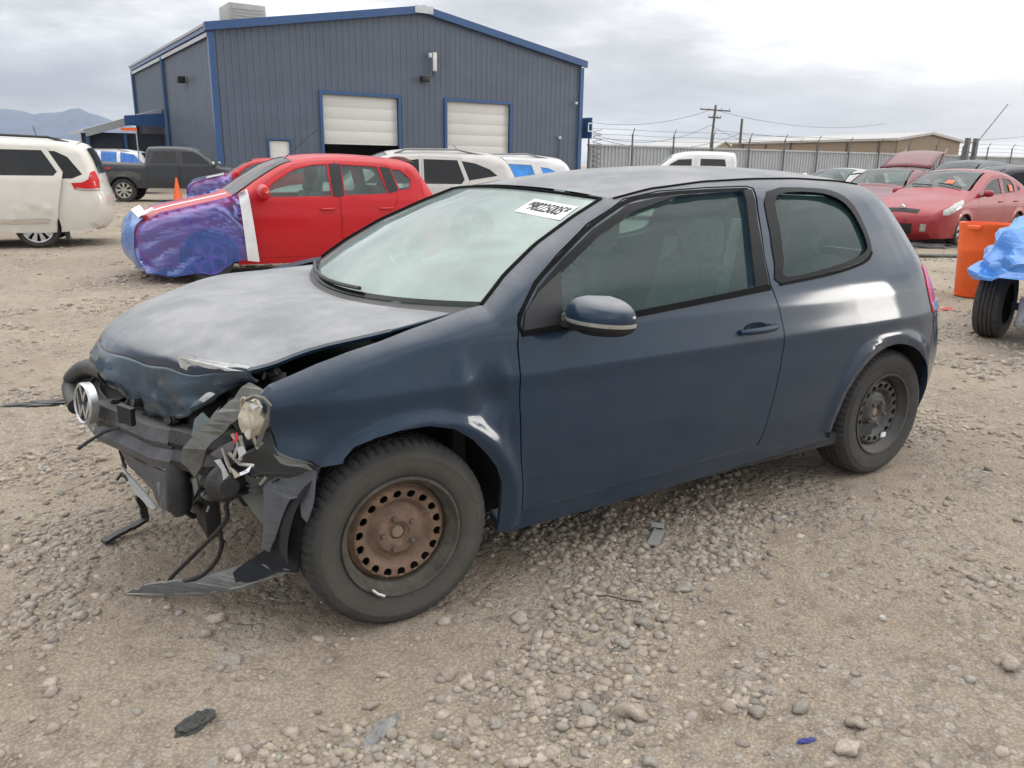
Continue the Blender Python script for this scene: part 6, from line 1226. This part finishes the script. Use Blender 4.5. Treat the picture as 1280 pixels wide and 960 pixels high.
# ------------------------------------------------------------------ far buildings
tan = M('tan_cladding', (.235, .175, .115), .6, var=.05); tanroof = M('pale_roof', (.42, .41, .39), .5, var=.05)
def shed(name, label, pA, pB, depth, zA, rise, n_ribs=0, ridge_along=True):
    d = pB-pA; Lh = np.linalg.norm(d); d /= Lh; b = empty(name, pA, rotz_from(d), label, 'building')
    for (x0, x1, y) in ((0, Lh, 0), (0, Lh, depth)): MB().box(((x0+x1)/2, y, zA/2), (x1-x0, .2, zA)).build('wall', tan, b)
    for x in (0, Lh): MB().slab([(x, 0, 0), (x, depth, 0), (x, depth, zA), (x, depth/2, zA+rise), (x, 0, zA)], .2).build('gable_wall', tan, b, smooth=False)
    for y0, y1, z0, z1 in ((-.4, depth/2, zA-.1, zA+rise+.15), (depth/2, depth+.4, zA+rise+.15, zA-.1)): MB().slab([(-.4, y0, z0), (Lh+.4, y0, z0), (Lh+.4, y1, z1), (-.4, y1, z1)], .25).build('roof', tanroof, b, smooth=False)
    for i in range(n_ribs): MB().box((Lh*(i+.5)/n_ribs, -.16, zA/2), (.22, .12, zA)).build('downpipe', M('brown_trim', (.10, .07, .05)), b)
    return b
pA, pB = place(913, 112), place(1116, 88); dv = pB-pA; dv /= np.linalg.norm(dv)
shed('tan_warehouse', 'long tan metal warehouse with pale roof beyond the fence', pA, pB, 9.5, 4.75, .5, 6)
pA, pB = place(745, 150), place(895, 140); shed('tan_shed', 'smaller tan gabled shed beyond the fence, left of the utility pole', pB+np.array([0, 0, 0]), pB+(pB-pA)*.02, 22.0, 4.6, 1.6) if False else shed('tan_shed', 'smaller tan gabled shed beyond the fence, left of the utility pole', place(802, 138), place(884, 132), 14, 4.2, 1.4)
# ------------------------------------------------------------------ utility poles and wires
def upole(px, D, top_px, label, arms, lean=0):
    A = place(px, D); h_ = CAM[2]+(212-top_px)*D/1075; e = empty('utility_pole', A, SCR, label, 'pole'); pm = M('weathered_pole', (.12, .10, .085), .85, var=.25)
    MB().tube([(0, 0, 0), (lean, 0, h_)], [.17, .12], 8).build('pole_shaft', pm, e)
    for dz_, w_, sl_ in arms:
        z_ = h_-dz_; o = MB().box((lean*.9, -.12, z_), (w_, .12, .14), tilt=('Y', sl_)).build('crossarm', pm, e)
        for k in (-.47, -.2, .2, .47): MB().lathe([(.05, 0), (.06, .08), (.03, .16), (.001, .17)], c=(lean*.9+k*w_, -.12, z_+.07), n=8).build('insulator', M('insulator_grey', (.25, .25, .25)), o)
    return np.array([A[0], A[1], h_])
t1 = upole(884.5, 95, 135, 'weathered utility pole with two crossarms beyond the fence', [(.55, 3.4, .05), (1.35, 1.4, .03)], .35)
t2 = upole(922, 85, 151, 'plain utility pole without crossarms right of the crossarmed pole', [], 0)
wires = [((700, 150, 90), (884, 141, 95)), ((884, 141, 95), (1100, 158, 130)), ((740, 172, 80), (884, 160, 95)), ((884, 160, 95), (1000, 178, 100)), ((888, 166, 95), (1290, 172, 130)), ((740, 175, 70), (922, 170, 85))]
for i, ((x0, y0, D0), (x1, y1, D1)) in enumerate(wires):
    def wp(px, py, D): q = place(px, D); q[2] = CAM[2]+((199+.0155*px)-py)*D/1075; return q
    a_, b_ = wp(x0, y0, D0), wp(x1, y1, D1); m = MB(); m.tube([a_+(b_-a_)*k/16-np.array([0, 0, 1.2*4*(k/16)*(1-k/16)]) for k in range(17)], .022, 4); o = m.build('overhead_wire', M('wire_dark', (.08, .08, .085), .6), None); tag(o, group='overhead power wires'); tag(o, ['wire running left from the top crossarm', 'wire running right from the top crossarm to far poles', 'wire sagging left from mid pole', 'short wire descending right of the crossarmed pole', 'long low wire crossing above the tan warehouse', 'wire running left from the plain pole'][i], 'wire')
# ------------------------------------------------------------------ mountains
mt = MB(); rr_ = []
for k in range(90):
    th = YAW+R(-62)+R(44)*k/89; D = 6500
    px_ = 640+F_PX*math.tan(th-YAW)/math.cos(PIT)
    prof_y = np.interp(px_, [-200, -60, -20, 20, 45, 60, 85, 102, 122, 150, 190, 260, 420], [170, 160, 150, 149, 154, 152, 150, 146, 153, 162, 170, 178, 192])
    hgt_ = (199+.0155*px_-prof_y)*D/math.cos(th-YAW)*math.cos(0)/1075
    hgt_ = max(5, hgt_*(1+.05*noise.noise(Vector((k*.6, 0, 0)))))
    col = []
    for j, q in enumerate((0, .25, .5, .75, 1.0, 1.3)):
        Dd = (D+(q-1)*1400)/math.cos(th-YAW)*1.0; zf = q**1.2 if q <= 1 else .7; rg = 1+.25*noise.noise(Vector((k*.9, j*1.7, 4)))*(0 < j < 4)
        col.append((CAM[0]+Dd*math.sin(th), CAM[1]+Dd*math.cos(th), hgt_*zf*rg))
    rr_.append(col)
mt.grid(rr_); mo = mt.build('mountains', M('haze_tinted_rock', (.05, .075, .13), .95, var=.3, scale=.004), None, fix=False, angle=80); tag(mo, 'distant bluish mountain ridge', None, None, 'structure')  # blue of the distant air is partly put into the rock colour
# ------------------------------------------------------------------ litter on the ground
def litter(name, label, catg, at, mesh, mat, rz=0):
    o = mesh.build(name, mat, None, smooth=False); o.location = (at[0], at[1], float(gz(at[0], at[1]))+.004); o.rotation_euler = (0, 0, rz); tag(o, label, catg); return o
A = UZ(820, 674); litter('plastic_strip', 'flat grey ribbed plastic strip lying on the gravel beside the sill', 'debris', A, MB().box((0, 0, .008), (.17, .045, .006), tilt=('Y', .06)).box((.0, .018, .013), (.17, .008, .005), tilt=('Y', .06)).box((.09, .01, .02), (.03, .05, .02), tilt=('Y', .4)), M('litter_grey', (.30, .30, .29), .6, var=.15), R(38))
def lump(n, sc, seed):
    m = MB(); bm = bmesh.new(); bmesh.ops.create_icosphere(bm, subdivisions=3, radius=1)
    for v in bm.verts: v.co = Vector((v.co.x*sc[0], v.co.y*sc[1], max(-.003, v.co.z*sc[2])))*(1+.55*noise.noise(v.co*2.3+Vector((seed, 0, 0)))+.3*noise.noise(v.co*6+Vector((seed, 2, 0))))
    m.add([v.co[:] for v in bm.verts], [tuple(x.index for x in f.verts) for f in bm.faces]); bm.free(); return m
litter('asphalt_lump', 'dark crumbly asphalt lump among pebbles in the left foreground', 'debris', UZ(245, 913), lump(1, (.052, .030, .018), 3), M('asphalt_dark', (.055, .055, .052), .95, var=.5, scale=60, bump=.9, bscale=120), .4)
litter('grey_rag', 'crumpled grey rag on the dirt in the middle foreground', 'debris', UZ(475, 917), lump(1, (.075, .020, .014), 8), M('rag_grey', (.20, .20, .19), .9, var=.4, scale=30, bump=.5), .65)
litter('blue_scrap', 'small scrap of dark blue plastic in the right foreground', 'debris', UZ(1008, 926), lump(1, (.028, .008, .006), 5), M('scrap_blue', (.03, .035, .20), .4, var=.2), -.3)
litter('broken_trim', 'black broken trim piece on the gravel left of the wreck', 'debris', UZ(57, 504), lump(1, (.20, .05, .022), 11), dirtyblack, -.35)
litter('twig', 'thin dark stick lying across the pebble patch by the front wheel', 'debris', UZ(770, 753), MB().tube([(-.09, 0, .012), (-.03, .006, .02), (.03, -.004, .016), (.09, .004, .012)], .0028, 5), M('twig_brown', (.06, .045, .03), .9), -.75)
litter('pale_chip', 'small pale flat chip on the dirt at the middle right', 'debris', UZ(925, 425+560-560+425-0) if False else UZ(1103, 770), MB().box((0, 0, .005), (.02, .014, .004)), bare, .3)
litter('red_scrap', 'red plastic scrap on the gravel behind the wrecked car', 'debris', UZ(1184, 386), lump(1, (.14, .05, .02), 14), M('scrap_red', (.45, .06, .06), .5, var=.3), .2)
dark_d = litter('debris_heap', 'dark broken bumper debris under the nose of the dusty red liftback', 'debris', UZ(1155, 309), lump(1, (.9, .28, .09), 17), dirtyblack, SCR+.3)
litter('flat_mat', 'flat dark rubber strip on the ground before the dusty red liftback', 'debris', UZ(1160, 321), MB().box((0, 0, .02), (2.0, .28, .03)), M('mat_grey', (.09, .085, .08), .9, var=.4, scale=8), SCR)

# ------------------------------------------------------------------ air: far things pale
hm = bpy.data.materials.new('haze'); hm.use_nodes = True; t = hm.node_tree; t.nodes.clear(); o_ = nd(t, 'ShaderNodeOutputMaterial'); pv = nd(t, 'ShaderNodeVolumePrincipled')
pv.inputs['Color'].default_value = (.74, .84, 1, 1); pv.inputs['Density'].default_value = 7e-5; t.links.new(pv.outputs[0], o_.inputs['Volume'])
hz_ = MB().box((0, 0, 399), (17000, 17000, 802)).build('haze', hm, None, smooth=False); tag(hz_, 'pale haze over the yard and the plain', None, None, 'stuff')
